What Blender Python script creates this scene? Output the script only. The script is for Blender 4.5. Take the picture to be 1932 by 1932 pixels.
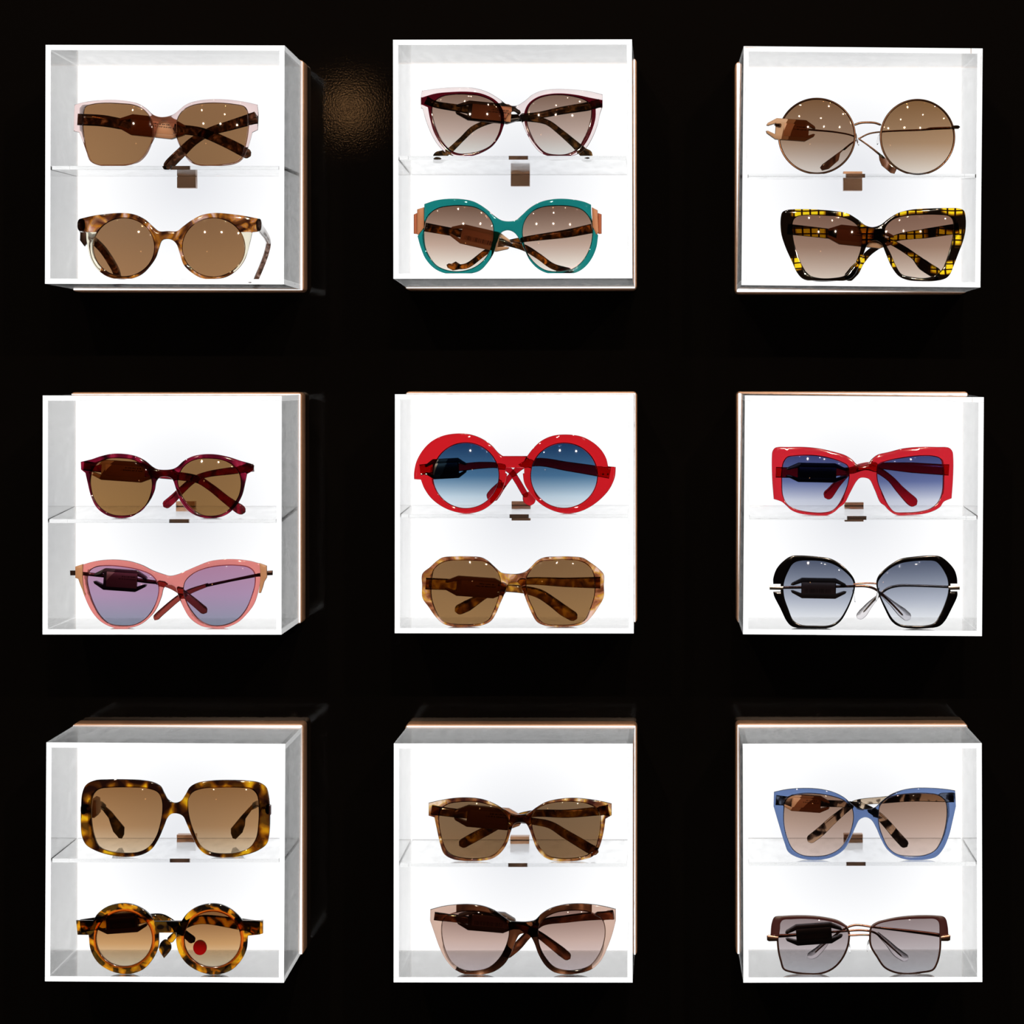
import bpy, bmesh, math, random
import numpy as np
from mathutils import Vector, geometry

for o in list(bpy.data.objects):
    bpy.data.objects.remove(o)
SC = bpy.context.scene
COL = SC.collection

# ------------------------------------------------------------ camera, world, light, exposure
K = .000412                       # metres per photo pixel in the plane of the box fronts (y = 0)
VX, VY, DF = 1240.0, 728.0, 2.578  # optical axis in the photo, camera distance to the box fronts
CX, CZ = (VX - 966) * K, (966 - VY) * K
cam_d = bpy.data.cameras.new('camera')
cam = bpy.data.objects.new('camera', cam_d)
COL.objects.link(cam)
cam.location = (CX, -DF, CZ)
cam.rotation_euler = (math.pi / 2, 0, 0)
cam_d.sensor_width = 36
cam_d.lens = DF / K / 1932 * 36
cam_d.shift_x = (966 - VX) / 1932
cam_d.shift_y = -(966 - VY) / 1932
cam_d.clip_start = .05
cam_d.clip_end = 60
SC.camera = cam

w = bpy.data.worlds.new('shop_dark')
SC.world = w
w.use_nodes = True
w.node_tree.nodes['Background'].inputs[0].default_value = (.9, .75, .62, 1)
w.node_tree.nodes['Background'].inputs[1].default_value = .012

LAMPS = [(-.95, -1.30, 1.02), (-.25, -1.15, 1.10), (.40, -1.35, 1.05), (1.05, -1.25, 1.12),
         (-.55, -2.10, 1.22), (.20, -2.25, 1.18), (.95, -2.05, 1.25), (1.65, -1.9, 1.15)]
def lamp(loc, power, r, colr=(1, .77, .57)):
    d = bpy.data.lights.new('shop_lamp_or_fill', 'POINT')
    d.energy = power
    d.color = colr
    d.shadow_soft_size = r
    o = bpy.data.objects.new('shop_lamp_or_fill', d)
    COL.objects.link(o)
    o.location = loc
for q in LAMPS:
    lamp((q[0], q[1], CZ + q[2]), 12, .012)
# fill lamps added far back to brighten the tops of the lower mounting frames
for x_ in (-.75, .35, 1.45):
    lamp((x_, -4.5, CZ + 1.62), 170, .030)
# the warm lamp whose glow shows on the satin black wall
lamp((CX + (657 - VX) * K * 2 * 1.06 * 1.3, -DF - 1.65, CZ + (VY - 203) * K * 2 * 1.06 * 1.3), .30, .03, (1, .5, .2))

SC.view_settings.view_transform = 'Standard'
SC.view_settings.look = 'None'
SC.view_settings.gamma = 1
SC.view_settings.use_curve_mapping = False
SC.view_settings.exposure = 0
cy = SC.cycles
cy.max_bounces = 28; cy.transmission_bounces = 28; cy.glossy_bounces = 24
cy.diffuse_bounces = 4; cy.transparent_max_bounces = 40
cy.use_denoising = True
cy.sample_clamp_indirect = 6

# ------------------------------------------------------------ helpers
def at(px, py, y):
    s = K * (DF + y) / DF
    return Vector((CX + (px - VX) * s, y, CZ - (py - VY) * s))

def lin(c):
    c = c / 255.0
    return c / 12.92 if c <= .04045 else ((c + .055) / 1.055) ** 2.4
def rgb(r, g, b):
    return (lin(r), lin(g), lin(b), 1)

def link(name, verts, faces, mats, parent=None, origin=Vector((0, 0, 0)), fmat=None, smooth=35, fix=True):
    me = bpy.data.meshes.new(name)
    me.from_pydata([tuple(Vector(v) - origin) for v in verts], [], faces)
    if not isinstance(mats, (list, tuple)):
        mats = [mats]
    for m in mats:
        me.materials.append(m)
    if fmat is not None:
        me.polygons.foreach_set('material_index', fmat)
    if fix:
        bm = bmesh.new(); bm.from_mesh(me)
        bmesh.ops.recalc_face_normals(bm, faces=bm.faces)
        bm.to_mesh(me); bm.free()
    if smooth:
        me.polygons.foreach_set('use_smooth', [True] * len(me.polygons))
        me.set_sharp_from_angle(angle=math.radians(smooth))
    me.update()
    o = bpy.data.objects.new(name, me)
    COL.objects.link(o)
    if parent is not None:
        o.parent = parent
    return o

def thing(name, loc, label, cat, group=None):
    o = bpy.data.objects.new(name, None)
    COL.objects.link(o)
    o.location = loc
    o.empty_display_size = .02
    o['label'] = label; o['category'] = cat
    if group: o['group'] = group
    return o

def hexa(c8):
    """8 corners: front ring 4, back ring 4"""
    f = [(0, 1, 2, 3), (7, 6, 5, 4), (0, 4, 5, 1), (1, 5, 6, 2), (2, 6, 7, 3), (3, 7, 4, 0)]
    return list(c8), f

def spline(pts, step=3.0, closed=True):
    """rounded curve through pts; a point (x, y, 1) is a sharp corner"""
    n = len(pts)
    P = [np.array(p[:2], float) for p in pts]
    S = [len(p) > 2 and p[2] == 1 for p in pts]
    out = []
    for i in range(n if closed else n - 1):
        a, b = P[i], P[(i + 1) % n]
        if closed:
            p0, p3 = P[i - 1], P[(i + 2) % n]
        else:
            p0 = P[i - 1] if i > 0 else 2 * a - b
            p3 = P[i + 2] if i + 2 < n else 2 * b - a
        if S[i]: p0 = 2 * a - b
        if S[(i + 1) % n]: p3 = 2 * b - a
        d0 = max(np.linalg.norm(a - p0), 1e-6) ** .5
        d1 = max(np.linalg.norm(b - a), 1e-6) ** .5
        d2 = max(np.linalg.norm(p3 - b), 1e-6) ** .5
        m1 = (a - p0) / d0 - (b - p0) / (d0 + d1) + (b - a) / d1
        m2 = (b - a) / d1 - (p3 - a) / (d1 + d2) + (p3 - b) / d2
        m1 *= d1; m2 *= d1
        k = max(1, int(round(np.linalg.norm(b - a) / step)))
        for j in range(k):
            t = j / k
            out.append((2*t**3 - 3*t**2 + 1) * a + (t**3 - 2*t**2 + t) * m1 + (-2*t**3 + 3*t**2) * b + (t**3 - t**2) * m2)
    if not closed: out.append(P[-1])
    return np.array(out)

def inside(poly, q):
    x, y = q[:, 0], q[:, 1]
    r = np.zeros(len(q), bool)
    x1, y1 = poly[:, 0], poly[:, 1]
    x2, y2 = np.roll(x1, -1), np.roll(y1, -1)
    for a, b, c, d in zip(x1, y1, x2, y2):
        if b == d: continue
        r ^= ((b > y) != (d > y)) & (x < (c - a) * (y - b) / (d - b) + a)
    return r

def area(p):
    return .5 * np.sum(p[:, 0] * np.roll(p[:, 1], -1) - np.roll(p[:, 0], -1) * p[:, 1])

def inset(p, d):
    t = np.roll(p, -1, 0) - np.roll(p, 1, 0)
    t /= np.maximum(np.linalg.norm(t, axis=1), 1e-9)[:, None]
    return p + np.stack([-t[:, 1], t[:, 0]], 1) * d

def plate(name, loops, to3d, thick, bevel, mats, parent, origin, grid=None, regions=(), metric=1.0, smooth=35):
    """slab from 2D loops (first the outline, then holes); to3d(points, offset) -> 3D; bevel and thick in metres, metric = metres per 2D unit"""
    L = []
    for i, p in enumerate(loops):
        a = area(p)
        if (a > 0) != (i == 0): p = p[::-1]
        L.append(p)                     # material always on the left side
    b = bevel / metric
    ins = [inset(p, b) for p in L]
    mid = [inset(p, b * .3) for p in L]
    pts = np.concatenate(ins)
    cnt = [len(p) for p in L]
    edges = []
    s = 0
    for c in cnt:
        edges += [(s + j, s + (j + 1) % c) for j in range(c)]
        s += c
    nb = s
    extra = []
    if grid:
        lo, hi = pts.min(0), pts.max(0)
        gx, gy = np.meshgrid(np.arange(lo[0] + grid / 2, hi[0], grid), np.arange(lo[1] + grid / 2, hi[1], grid))
        q = np.stack([gx.ravel(), gy.ravel()], 1)
        ok = inside(ins[0], q)
        for h in ins[1:]: ok &= ~inside(h, q)
        q = q[ok]
        if len(q):
            keep = np.array([np.min(np.sum((pts - v) ** 2, 1)) > (grid * .45) ** 2 for v in q])
            q = q[keep]
            extra = list(q)
    allp = list(pts) + extra
    for reg, mi in regions:
        s0 = len(allp)
        rp = reg
        allp += list(rp)
        edges += [(s0 + j, s0 + (j + 1) % len(rp)) for j in range(len(rp))]
    r = geometry.delaunay_2d_cdt([Vector((float(v[0]), float(v[1]))) for v in allp], edges, [], 0, 1e-5)
    vc = np.array([(v.x, v.y) for v in r[0]])
    F = [tuple(f) for f in r[2]]
    cen = np.array([vc[list(f)].mean(0) for f in F])
    ok = inside(ins[0], cen)
    for h in ins[1:]: ok &= ~inside(h, cen)
    F = [f for f, k in zip(F, ok) if k]
    cen = cen[ok]
    imap = {}
    for oi, src in enumerate(r[3]):
        for sidx in src: imap[sidx] = oi
    used = sorted({v for f in F for v in f} | {imap[i] for i in range(nb)})
    rm = {v: i for i, v in enumerate(used)}
    nv = len(used)
    P2 = vc[used]
    h = thick / 2
    bt = bevel
    V = list(to3d(P2, np.full(nv, -h))) + list(to3d(P2, np.full(nv, h)))
    faces = [tuple(rm[v] for v in f) for f in F] + [tuple(rm[v] + nv for v in reversed(f)) for f in F]
    rid = np.zeros(len(cen), int)
    for reg, mi in regions:
        rid[inside(np.array(reg), cen)] = mi
    fm = list(rid) + list(rid)
    base = 2 * nv
    s = 0
    for p, m_ in zip(L, mid):
        c = len(p)
        r0 = [rm[imap[s + j]] for j in range(c)]
        rings = [r0]
        for q, off in ((m_, -h + .3 * bt), (p, -h + bt), (p, h - bt), (m_, h - .3 * bt)):
            V += list(to3d(q, np.full(c, off)))
            rings.append(list(range(base, base + c))); base += c
        rings.append([v + nv for v in r0])
        rr = np.zeros(c, int)
        for reg, mi in regions:
            rr[inside(np.array(reg), inset(p, b * 1.2))] = mi
        for A, B in zip(rings, rings[1:]):
            for j in range(c):
                k = (j + 1) % c
                faces.append((A[j], A[k], B[k], B[j])); fm.append(int(rr[j]))
        s += c
    return link(name, V, faces, mats, parent, origin, [int(v) for v in fm], smooth)

def ring_loft(rings, cap=True):
    n = len(rings[0]); V = [v for r in rings for v in r]; F = []
    for i in range(len(rings) - 1):
        for j in range(n):
            k = (j + 1) % n
            F.append((i*n + j, i*n + k, (i+1)*n + k, (i+1)*n + j))
    if cap:
        F.append(tuple(range(n))[::-1]); F.append(tuple((len(rings)-1)*n + j for j in range(n)))
    return V, F

def sweep(path, hw, ht, nrm, round_ends=(True, True), n=14, p=2.6):
    """path: 3D points; hw: half widths; ht: half thickness; nrm: thickness direction"""
    path = [Vector(q) for q in path]
    nrm = Vector(nrm)
    cum = [0]
    for a, b in zip(path, path[1:]): cum.append(cum[-1] + (b - a).length)
    rings = []
    T = cum[-1]
    for i, q in enumerate(path):
        t = (path[min(i+1, len(path)-1)] - path[max(i-1, 0)]).normalized()
        wd = t.cross(nrm).normalized()
        nn = wd.cross(t).normalized()
        w_ = hw[i]; h_ = ht[i] if hasattr(ht, '__len__') else ht
        for e, dist in ((0, cum[i]), (1, T - cum[i])):
            if round_ends[e] and dist < w_:
                s = math.sqrt(max(0, 1 - ((w_ - dist) / w_) ** 2))
                s = max(s, .12)
                h_ *= .4 + .6 * s; w_ *= s
        ring = []
        for j in range(n):
            a = 2 * math.pi * j / n
            c, s_ = math.cos(a), math.sin(a)
            ring.append(q + wd * (w_ * math.copysign(abs(c) ** (2/p), c)) + nn * (h_ * math.copysign(abs(s_) ** (2/p), s_)))
        rings.append(ring)
    return ring_loft(rings)

# ------------------------------------------------------------ materials
def new_mat(name):
    m = bpy.data.materials.new(name); m.use_nodes = True
    nt = m.node_tree
    return m, nt, nt.nodes['Principled BSDF']

def plastic(name, col, rough=.25, spec=.5, noise=.0, metallic=0.0):
    m, nt, b = new_mat(name)
    b.inputs['Roughness'].default_value = rough
    b.inputs['Metallic'].default_value = metallic
    b.inputs['Specular IOR Level'].default_value = spec
    n = nt.nodes.new('ShaderNodeTexNoise'); n.inputs['Scale'].default_value = 300
    tc = nt.nodes.new('ShaderNodeTexCoord')
    nt.links.new(tc.outputs['Object'], n.inputs['Vector'])
    r = nt.nodes.new('ShaderNodeValToRGB')
    c = col
    r.color_ramp.elements[0].color = tuple(v * (1 - noise) for v in c[:3]) + (1,)
    r.color_ramp.elements[1].color = tuple(min(1, v * (1 + noise)) for v in c[:3]) + (1,)
    nt.links.new(n.outputs[0], r.inputs[0])
    nt.links.new(r.outputs[0], b.inputs['Base Color'])
    return m

def clear(name, col, rough=.0, ior=1.49):
    m, nt, b = new_mat(name)
    b.inputs['Base Color'].default_value = col
    b.inputs['Roughness'].default_value = rough
    b.inputs['IOR'].default_value = ior
    b.inputs['Transmission Weight'].default_value = 1
    return m

def tortoise(name, stops, scale=60, rough=.04, dist=1.2, seed=0.0, stretch=(1, 1, 1), kind='noise', detail=1.5):
    """translucent acetate with a blotchy pattern: stops = [(pos, rgb)]"""
    m, nt, b = new_mat(name)
    N = nt.nodes; Lk = nt.links
    tc = N.new('ShaderNodeTexCoord'); mp = N.new('ShaderNodeMapping')
    mp.inputs['Location'].default_value = (seed, seed * 2.3, seed * .7)
    mp.inputs['Scale'].default_value = stretch
    Lk.new(tc.outputs['Object'], mp.inputs['Vector'])
    n = N.new('ShaderNodeTexNoise')
    n.inputs['Scale'].default_value = scale
    n.inputs['Detail'].default_value = detail
    n.inputs['Roughness'].default_value = .45
    n.inputs['Distortion'].default_value = dist
    Lk.new(mp.outputs[0], n.inputs['Vector'])
    r = N.new('ShaderNodeValToRGB')
    src = n.outputs[0]
    if kind == 'cell':
        v = N.new('ShaderNodeTexVoronoi'); v.inputs['Scale'].default_value = scale
        mx = N.new('ShaderNodeMixRGB'); mx.inputs[0].default_value = .12
        Lk.new(mp.outputs[0], mx.inputs[1]); Lk.new(n.outputs[1], mx.inputs[2])
        Lk.new(mx.outputs[0], v.inputs['Vector'])
        sp = N.new('ShaderNodeSeparateColor'); Lk.new(v.outputs['Color'], sp.inputs[0])
        ad = N.new('ShaderNodeMath'); ad.operation = 'MULTIPLY_ADD'
        Lk.new(n.outputs[0], ad.inputs[0]); ad.inputs[1].default_value = .7
        mu = N.new('ShaderNodeMath'); mu.operation = 'MULTIPLY'; mu.inputs[1].default_value = .35
        Lk.new(sp.outputs[0], mu.inputs[0]); Lk.new(mu.outputs[0], ad.inputs[2])
        src = ad.outputs[0]
    Lk.new(src, r.inputs[0])
    cr = r.color_ramp
    while len(cr.elements) < len(stops): cr.elements.new(.5)
    for e, (p, c) in zip(cr.elements, stops):
        e.position = p; e.color = c
    Lk.new(r.outputs[0], b.inputs['Base Color'])
    b.inputs['Roughness'].default_value = rough
    b.inputs['Transmission Weight'].default_value = 1
    b.inputs['IOR'].default_value = 1.49
    return m

def plaid(name):
    m, nt, b = new_mat(name)
    N = nt.nodes; Lk = nt.links
    tc = N.new('ShaderNodeTexCoord')
    sp = N.new('ShaderNodeSeparateXYZ'); Lk.new(tc.outputs['Object'], sp.inputs[0])
    ns = N.new('ShaderNodeTexNoise'); ns.inputs['Scale'].default_value = 30; ns.inputs['Detail'].default_value = 1
    Lk.new(tc.outputs['Object'], ns.inputs['Vector'])
    def stripes(sock, freq, lo, hi, ph):
        a = N.new('ShaderNodeMath'); a.operation = 'MULTIPLY_ADD'; a.inputs[1].default_value = freq; a.inputs[2].default_value = ph
        Lk.new(sock, a.inputs[0])
        ad = N.new('ShaderNodeMath'); ad.operation = 'MULTIPLY_ADD'; ad.inputs[1].default_value = 5.5
        Lk.new(ns.outputs[0], ad.inputs[0]); Lk.new(a.outputs[0], ad.inputs[2])
        s = N.new('ShaderNodeMath'); s.operation = 'SINE'; Lk.new(ad.outputs[0], s.inputs[0])
        g = N.new('ShaderNodeMapRange'); g.inputs['From Min'].default_value = lo; g.inputs['From Max'].default_value = hi
        Lk.new(s.outputs[0], g.inputs['Value'])
        return g.outputs[0]
    def mul(a, c, op='MULTIPLY'):
        x = N.new('ShaderNodeMath'); x.operation = op; Lk.new(a, x.inputs[0]); Lk.new(c, x.inputs[1]); return x.outputs[0]
    big = stripes(sp.outputs['Z'], 300, -.4, .25, .6)
    bigx = stripes(sp.outputs['X'], 170, -.75, -.1, 1.1)
    thin1 = stripes(sp.outputs['Z'], 1400, -.95, -.6, 0)
    thin2 = stripes(sp.outputs['X'], 1000, -.95, -.6, .5)
    v = mul(mul(big, bigx), mul(thin1, thin2))
    r = N.new('ShaderNodeValToRGB'); Lk.new(v, r.inputs[0])
    cr = r.color_ramp; cr.elements.new(.5)
    for e, (p, c) in zip(cr.elements, [(0, rgb(16, 8, 4)), (.45, rgb(150, 92, 14)), (.95, rgb(250, 214, 30))]):
        e.position = p; e.color = c
    Lk.new(r.outputs[0], b.inputs['Base Color'])
    b.inputs['Roughness'].default_value = .042
    b.inputs['Transmission Weight'].default_value = 1
    return m

def lens_mat(name, stops, gain=1.03):
    """tinted lens: colours as seen against the light panel, bottom (0) to top (1)"""
    m = bpy.data.materials.new(name); m.use_nodes = True
    nt = m.node_tree; N = nt.nodes; Lk = nt.links
    N.remove(N['Principled BSDF'])
    tc = N.new('ShaderNodeTexCoord'); sp = N.new('ShaderNodeSeparateXYZ')
    Lk.new(tc.outputs['Generated'], sp.inputs[0])
    r = N.new('ShaderNodeValToRGB'); Lk.new(sp.outputs['Z'], r.inputs[0])
    cr = r.color_ramp
    cr.interpolation = 'EASE' if len(stops) < 3 else 'LINEAR'
    while len(cr.elements) < len(stops): cr.elements.new(.5)
    for e, (p, c) in zip(cr.elements, stops):
        e.position = p; e.color = tuple(math.sqrt(min(1, v / gain / .92)) for v in c[:3]) + (1,)
    t = N.new('ShaderNodeBsdfTransparent'); Lk.new(r.outputs[0], t.inputs[0])
    g = N.new('ShaderNodeBsdfGlossy'); g.inputs['Roughness'].default_value = .02
    f = N.new('ShaderNodeFresnel'); f.inputs[0].default_value = 1.5
    mx = N.new('ShaderNodeMixShader')
    Lk.new(f.outputs[0], mx.inputs[0]); Lk.new(t.outputs[0], mx.inputs[1]); Lk.new(g.outputs[0], mx.inputs[2])
    Lk.new(mx.outputs[0], N['Material Output'].inputs[0])
    return m

# wall: satin black, finely grained paint
def wall_mat():
    m, nt, b = new_mat('black_wall_paint')
    N = nt.nodes; Lk = nt.links
    b.inputs['Base Color'].default_value = (.0027, .0023, .0021, 1)
    b.inputs['Roughness'].default_value = .042
    b.inputs['Specular IOR Level'].default_value = .35
    tc = N.new('ShaderNodeTexCoord'); n = N.new('ShaderNodeTexNoise'); n.inputs['Scale'].default_value = 650
    n.inputs['Detail'].default_value = 3
    Lk.new(tc.outputs['Object'], n.inputs['Vector'])
    bp = N.new('ShaderNodeBump'); bp.inputs['Strength'].default_value = .02; bp.inputs['Distance'].default_value = .0008
    Lk.new(n.outputs[0], bp.inputs['Height']); Lk.new(bp.outputs[0], b.inputs['Normal'])
    return m

def copper_mat():
    m, nt, b = new_mat('brushed_copper')
    N = nt.nodes; Lk = nt.links
    tc = N.new('ShaderNodeTexCoord'); mp = N.new('ShaderNodeMapping'); mp.inputs['Scale'].default_value = (6, 300, 300)
    Lk.new(tc.outputs['Object'], mp.inputs[0])
    n = N.new('ShaderNodeTexNoise'); n.inputs['Scale'].default_value = 1.5; n.inputs['Detail'].default_value = 3
    Lk.new(mp.outputs[0], n.inputs['Vector'])
    r = N.new('ShaderNodeValToRGB'); Lk.new(n.outputs[0], r.inputs[0])
    r.color_ramp.elements[0].color = rgb(172, 134, 108); r.color_ramp.elements[1].color = rgb(204, 166, 138)
    Lk.new(r.outputs[0], b.inputs['Base Color'])
    b.inputs['Metallic'].default_value = .2
    b.inputs['Roughness'].default_value = .42
    return m

def light_mat():
    """edge-lit diffuser: a little brighter towards its lit edges"""
    m = bpy.data.materials.new('light_diffuser'); m.use_nodes = True
    nt = m.node_tree; N = nt.nodes; Lk = nt.links
    N.remove(N['Principled BSDF'])
    tc = N.new('ShaderNodeTexCoord'); mp = N.new('ShaderNodeMapping')
    mp.inputs['Location'].default_value = (-.5, 0, -.5)
    mp.inputs['Scale'].default_value = (1, 0, 1)
    Lk.new(tc.outputs['Generated'], mp.inputs[0])
    ln = N.new('ShaderNodeVectorMath'); ln.operation = 'LENGTH'; Lk.new(mp.outputs[0], ln.inputs[0])
    r = N.new('ShaderNodeValToRGB'); Lk.new(ln.outputs['Value'], r.inputs[0])
    r.color_ramp.elements[0].position = .08; r.color_ramp.elements[0].color = (.75, .76, .79, 1)
    r.color_ramp.elements[1].position = .52; r.color_ramp.elements[1].color = (1, 1, 1, 1)
    e = N.new('ShaderNodeEmission'); e.inputs[1].default_value = 1.10; Lk.new(r.outputs[0], e.inputs[0])
    Lk.new(e.outputs[0], N['Material Output'].inputs[0])
    return m

def acrylic_mat():
    m, nt, b = new_mat('clear_acrylic')
    N = nt.nodes; Lk = nt.links
    b.inputs['Base Color'].default_value = (.985, .99, .985, 1)
    b.inputs['IOR'].default_value = 1.49
    b.inputs['Transmission Weight'].default_value = 1
    tc = N.new('ShaderNodeTexCoord'); mp = N.new('ShaderNodeMapping'); mp.inputs['Scale'].default_value = (1, .25, 1)
    n = N.new('ShaderNodeTexNoise'); n.inputs['Scale'].default_value = 140; n.inputs['Detail'].default_value = 4
    Lk.new(tc.outputs['Object'], mp.inputs[0]); Lk.new(mp.outputs[0], n.inputs['Vector'])
    r = N.new('ShaderNodeMapRange'); r.inputs['From Min'].default_value = .4; r.inputs['From Max'].default_value = .75
    r.inputs['To Min'].default_value = .01; r.inputs['To Max'].default_value = .12
    Lk.new(n.outputs[0], r.inputs['Value']); Lk.new(r.outputs[0], b.inputs['Roughness'])
    return m

WALL = wall_mat(); COPPER = copper_mat(); PANEL = light_mat(); ACRYL = acrylic_mat()
CLIP = plastic('bronze_clip', rgb(200, 168, 146), .4, metallic=.3)
TAG = {'tan': plastic('tan_tag', rgb(178, 146, 118), .45),
       'brown': plastic('brown_tag', rgb(168, 128, 100), .45),
       'black': plastic('black_tag', rgb(22, 20, 22), .35),
       'dark': plastic('dark_tag', rgb(60, 42, 34), .4)}
PAPER = {'copper': plastic('copper_label', rgb(190, 140, 104), .5),
         'tan': plastic('tan_label', rgb(184, 138, 106), .5),
         'grey': plastic('grey_label', rgb(112, 84, 78), .3),
         'black': plastic('black_label', rgb(34, 32, 36), .3)}
INK = plastic('label_ink', rgb(40, 20, 14), .6)
METAL = {'bronze': plastic('bronze_metal', rgb(108, 80, 62), .22, metallic=1),
         'silver': plastic('silver_metal', rgb(214, 205, 196), .22, metallic=1),
         'rose': plastic('rose_metal', rgb(186, 140, 122), .22, metallic=1),
         'plum': plastic('plum_metal', rgb(92, 58, 62), .3, metallic=.8),
         'dark': plastic('dark_metal', rgb(70, 52, 46), .3, metallic=.8)}
PAD = clear('nose_pad_silicone', (.93, .93, .93, 1), .08)

# ------------------------------------------------------------ the wall
wv, wf = hexa([(-1.6, .1585, -1.5), (1.6, .1585, -1.5), (1.6, .1585, 1.5), (-1.6, .1585, 1.5),
               (-1.6, .21, -1.5), (1.6, .21, -1.5), (1.6, .21, 1.5), (-1.6, .21, 1.5)])
wall = link('wall_back', wv, wf, WALL, smooth=None)
wall['kind'] = 'structure'

# ------------------------------------------------------------ display boxes
YB = .130                 # depth of the light panel's face
TW = 10 * K               # acrylic wall thickness
# front centre px, roll (deg), back centre px, shelf top front y, shelf top back y, clip centre x, clip top y
BOXES = {
    'TL': ((310.9, 310.6), .15, (354.5, 331.5), 313.0, 326.0, 352.0, 318.5, 'beside the warm glow on the wall, holding clear pink sunglasses'),
    'TM': ((967.3, 300.1), -.1, (982.3, 328.0), 294.0, 323.0, 981.5, 315.0, 'holding clear and burgundy sunglasses above a teal pair'),
    'TR': ((1626.4, 314.7), .55, (1606.0, 335.0), 328.0, 331.5, 1609.0, 323.5, 'holding thin round metal sunglasses above a yellow checked pair'),
    'ML': ((305.9, 971.8), .05, (350.7, 959.0), 979.5, 955.0, 350.0, 946.0, 'holding burgundy sunglasses above a pink cat-eye pair'),
    'MM': ((970.4, 969.5), .05, (983.0, 957.5), 970.3, 953.0, 983.0, 946.0, 'at the centre of the grid, holding round red sunglasses'),
    'MR': ((1629.0, 973.0), .45, (1608.8, 957.5), 973.6, 954.0, 1611.5, 948.0, 'holding square red sunglasses above a black butterfly pair'),
    'BL': ((311.6, 1627.4), .35, (353.9, 1584.5), 1620.0, 1581.4, 351.5, 1575.0, 'holding big square tortoiseshell sunglasses above small round ones'),
    'BM': ((968.3, 1628.2), .05, (983.0, 1585.5), 1628.5, 1584.4, 980.5, 1578.0, 'whose lower sunglasses have taupe corners'),
    'BR': ((1627.4, 1628.0), -.15, (1607.5, 1583.8), 1626.3, 1581.4, 1610.0, 1574.0, 'holding transparent blue sunglasses above a thin metal grey-lens pair'),
}
HB = 225.5 * K
SURF = {}
class Box: pass
def display_box(key):
    (fx, fy), roll, (bx, by), sf, sb, cx, ct, words = BOXES[key]
    F0, B0 = at(fx, fy, 0), at(bx, by, YB)
    ra = math.radians(roll)
    def P(u, v, y):
        """u right, v up in metres from the box axis, y depth"""
        t = y / YB
        c = F0.lerp(B0, t)
        r_ = -ra
        return Vector((c.x + u * math.cos(r_) + v * math.sin(r_) * -1, y, c.z + u * math.sin(r_) + v * math.cos(r_)))
    root = thing('display_box', (B0.x, .1585, B0.z - HB),
                 'backlit acrylic box ' + words, 'display box', 'backlit display boxes on the black wall')
    org = Vector(root.location)
    def bx8(u0, u1, v0, v1, y0, y1):
        return hexa([P(u0, v0, y0), P(u1, v0, y0), P(u1, v1, y0), P(u0, v1, y0), P(u0, v0, y1), P(u1, v0, y1), P(u1, v1, y1), P(u0, v1, y1)])
    def add(name, c8, mat, bev=.00008):
        o = link(name, c8[0], c8[1], mat, root, org, smooth=None)
        if bev:
            bm = bmesh.new(); bm.from_mesh(o.data)
            bmesh.ops.bevel(bm, geom=list(bm.edges), offset=bev, segments=1, affect='EDGES')
            bm.to_mesh(o.data); bm.free()
        return o
    H = HB; g = .00004; ye = YB + .0002
    add('top_panel', bx8(-H, H, H - TW, H, 0, ye), ACRYL)
    add('bottom_panel', bx8(-H, H, -H, -H + TW, 0, ye), ACRYL)
    add('side_panel', bx8(-H, -H + TW, -H + TW + g, H - TW - g, 0, ye), ACRYL)
    add('side_panel', bx8(H - TW, H, -H + TW + g, H - TW - g, 0, ye), ACRYL)
    # mounting frame: rounded copper block on the wall
    R = HB + 4.2 * K * 1.05; rc = .0035
    out = []
    for sx, sz, a0 in ((1, 1, 0), (-1, 1, 90), (-1, -1, 180), (1, -1, 270)):
        for j in range(9):
            a = math.radians(a0 + j * 90 / 8)
            out.append((sx * (R - rc) + rc * math.cos(a), sz * (R - rc) + rc * math.sin(a)))
    yc = (YB + .0012 + .1585) / 2; th = .1585 - YB - .0012
    def t3(p, off):
        return [Vector((B0.x + a, yc + o_, B0.z + b)) for (a, b), o_ in zip(p, off)]
    plate('mounting_frame', [np.array(out)], t3, th, .0013, COPPER, root, org)
    Hp = H + .0005
    pv, pf = hexa([Vector((B0.x + a, y, B0.z + b)) for y in (YB, YB + .001) for a, b in ((-Hp, -Hp), (Hp, -Hp), (Hp, Hp), (-Hp, Hp))])
    link('light_panel', pv, pf, PANEL, root, org, smooth=None)
    # shelf
    y0, y1 = .0028, .1235
    z0, z1 = at(0, sf, y0).z, at(0, sb, .1215).z
    z1 = z0 + (z1 - z0) * (y1 - y0) / (.1215 - y0)
    T = .0030; gi = .0006
    def sh(u, z, y):
        q = P(u, 0, y); return Vector((q.x, y, z))
    U = H - TW - gi
    c8 = [sh(-U, z0 - T, y0), sh(U, z0 - T, y0), sh(U, z0, y0), sh(-U, z0, y0), sh(-U, z1 - T, y1), sh(U, z1 - T, y1), sh(U, z1, y1), sh(-U, z1, y1)]
    add('shelf', hexa(c8), ACRYL)
    # clip: bronze bracket gripping the shelf's rear edge
    c0 = at(cx - 17.7, ct, .120); c1 = at(cx + 17.7, ct + 36, .120)
    prof = [(.1288, c0.z), (.119, c0.z), (.119, z1 + .0004), (.1245, z1 + .0004), (.1245, z1 - T - .0004), (.119, z1 - T - .0004), (.119, c1.z), (.1288, c1.z)]
    n = len(prof)
    cv = [Vector((x, y, z)) for x in (c0.x, c1.x) for y, z in prof]
    cf = [(j, (j + 1) % n, (j + 1) % n + n, j + n) for j in range(n)] + [(0, 1, 2, 7), (2, 3, 4, 7), (4, 5, 6, 7),
          (8, 15, 10, 9), (10, 15, 12, 11), (12, 15, 14, 13)]
    link('shelf_clip', cv, cf, CLIP, root, org, smooth=None)
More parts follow.
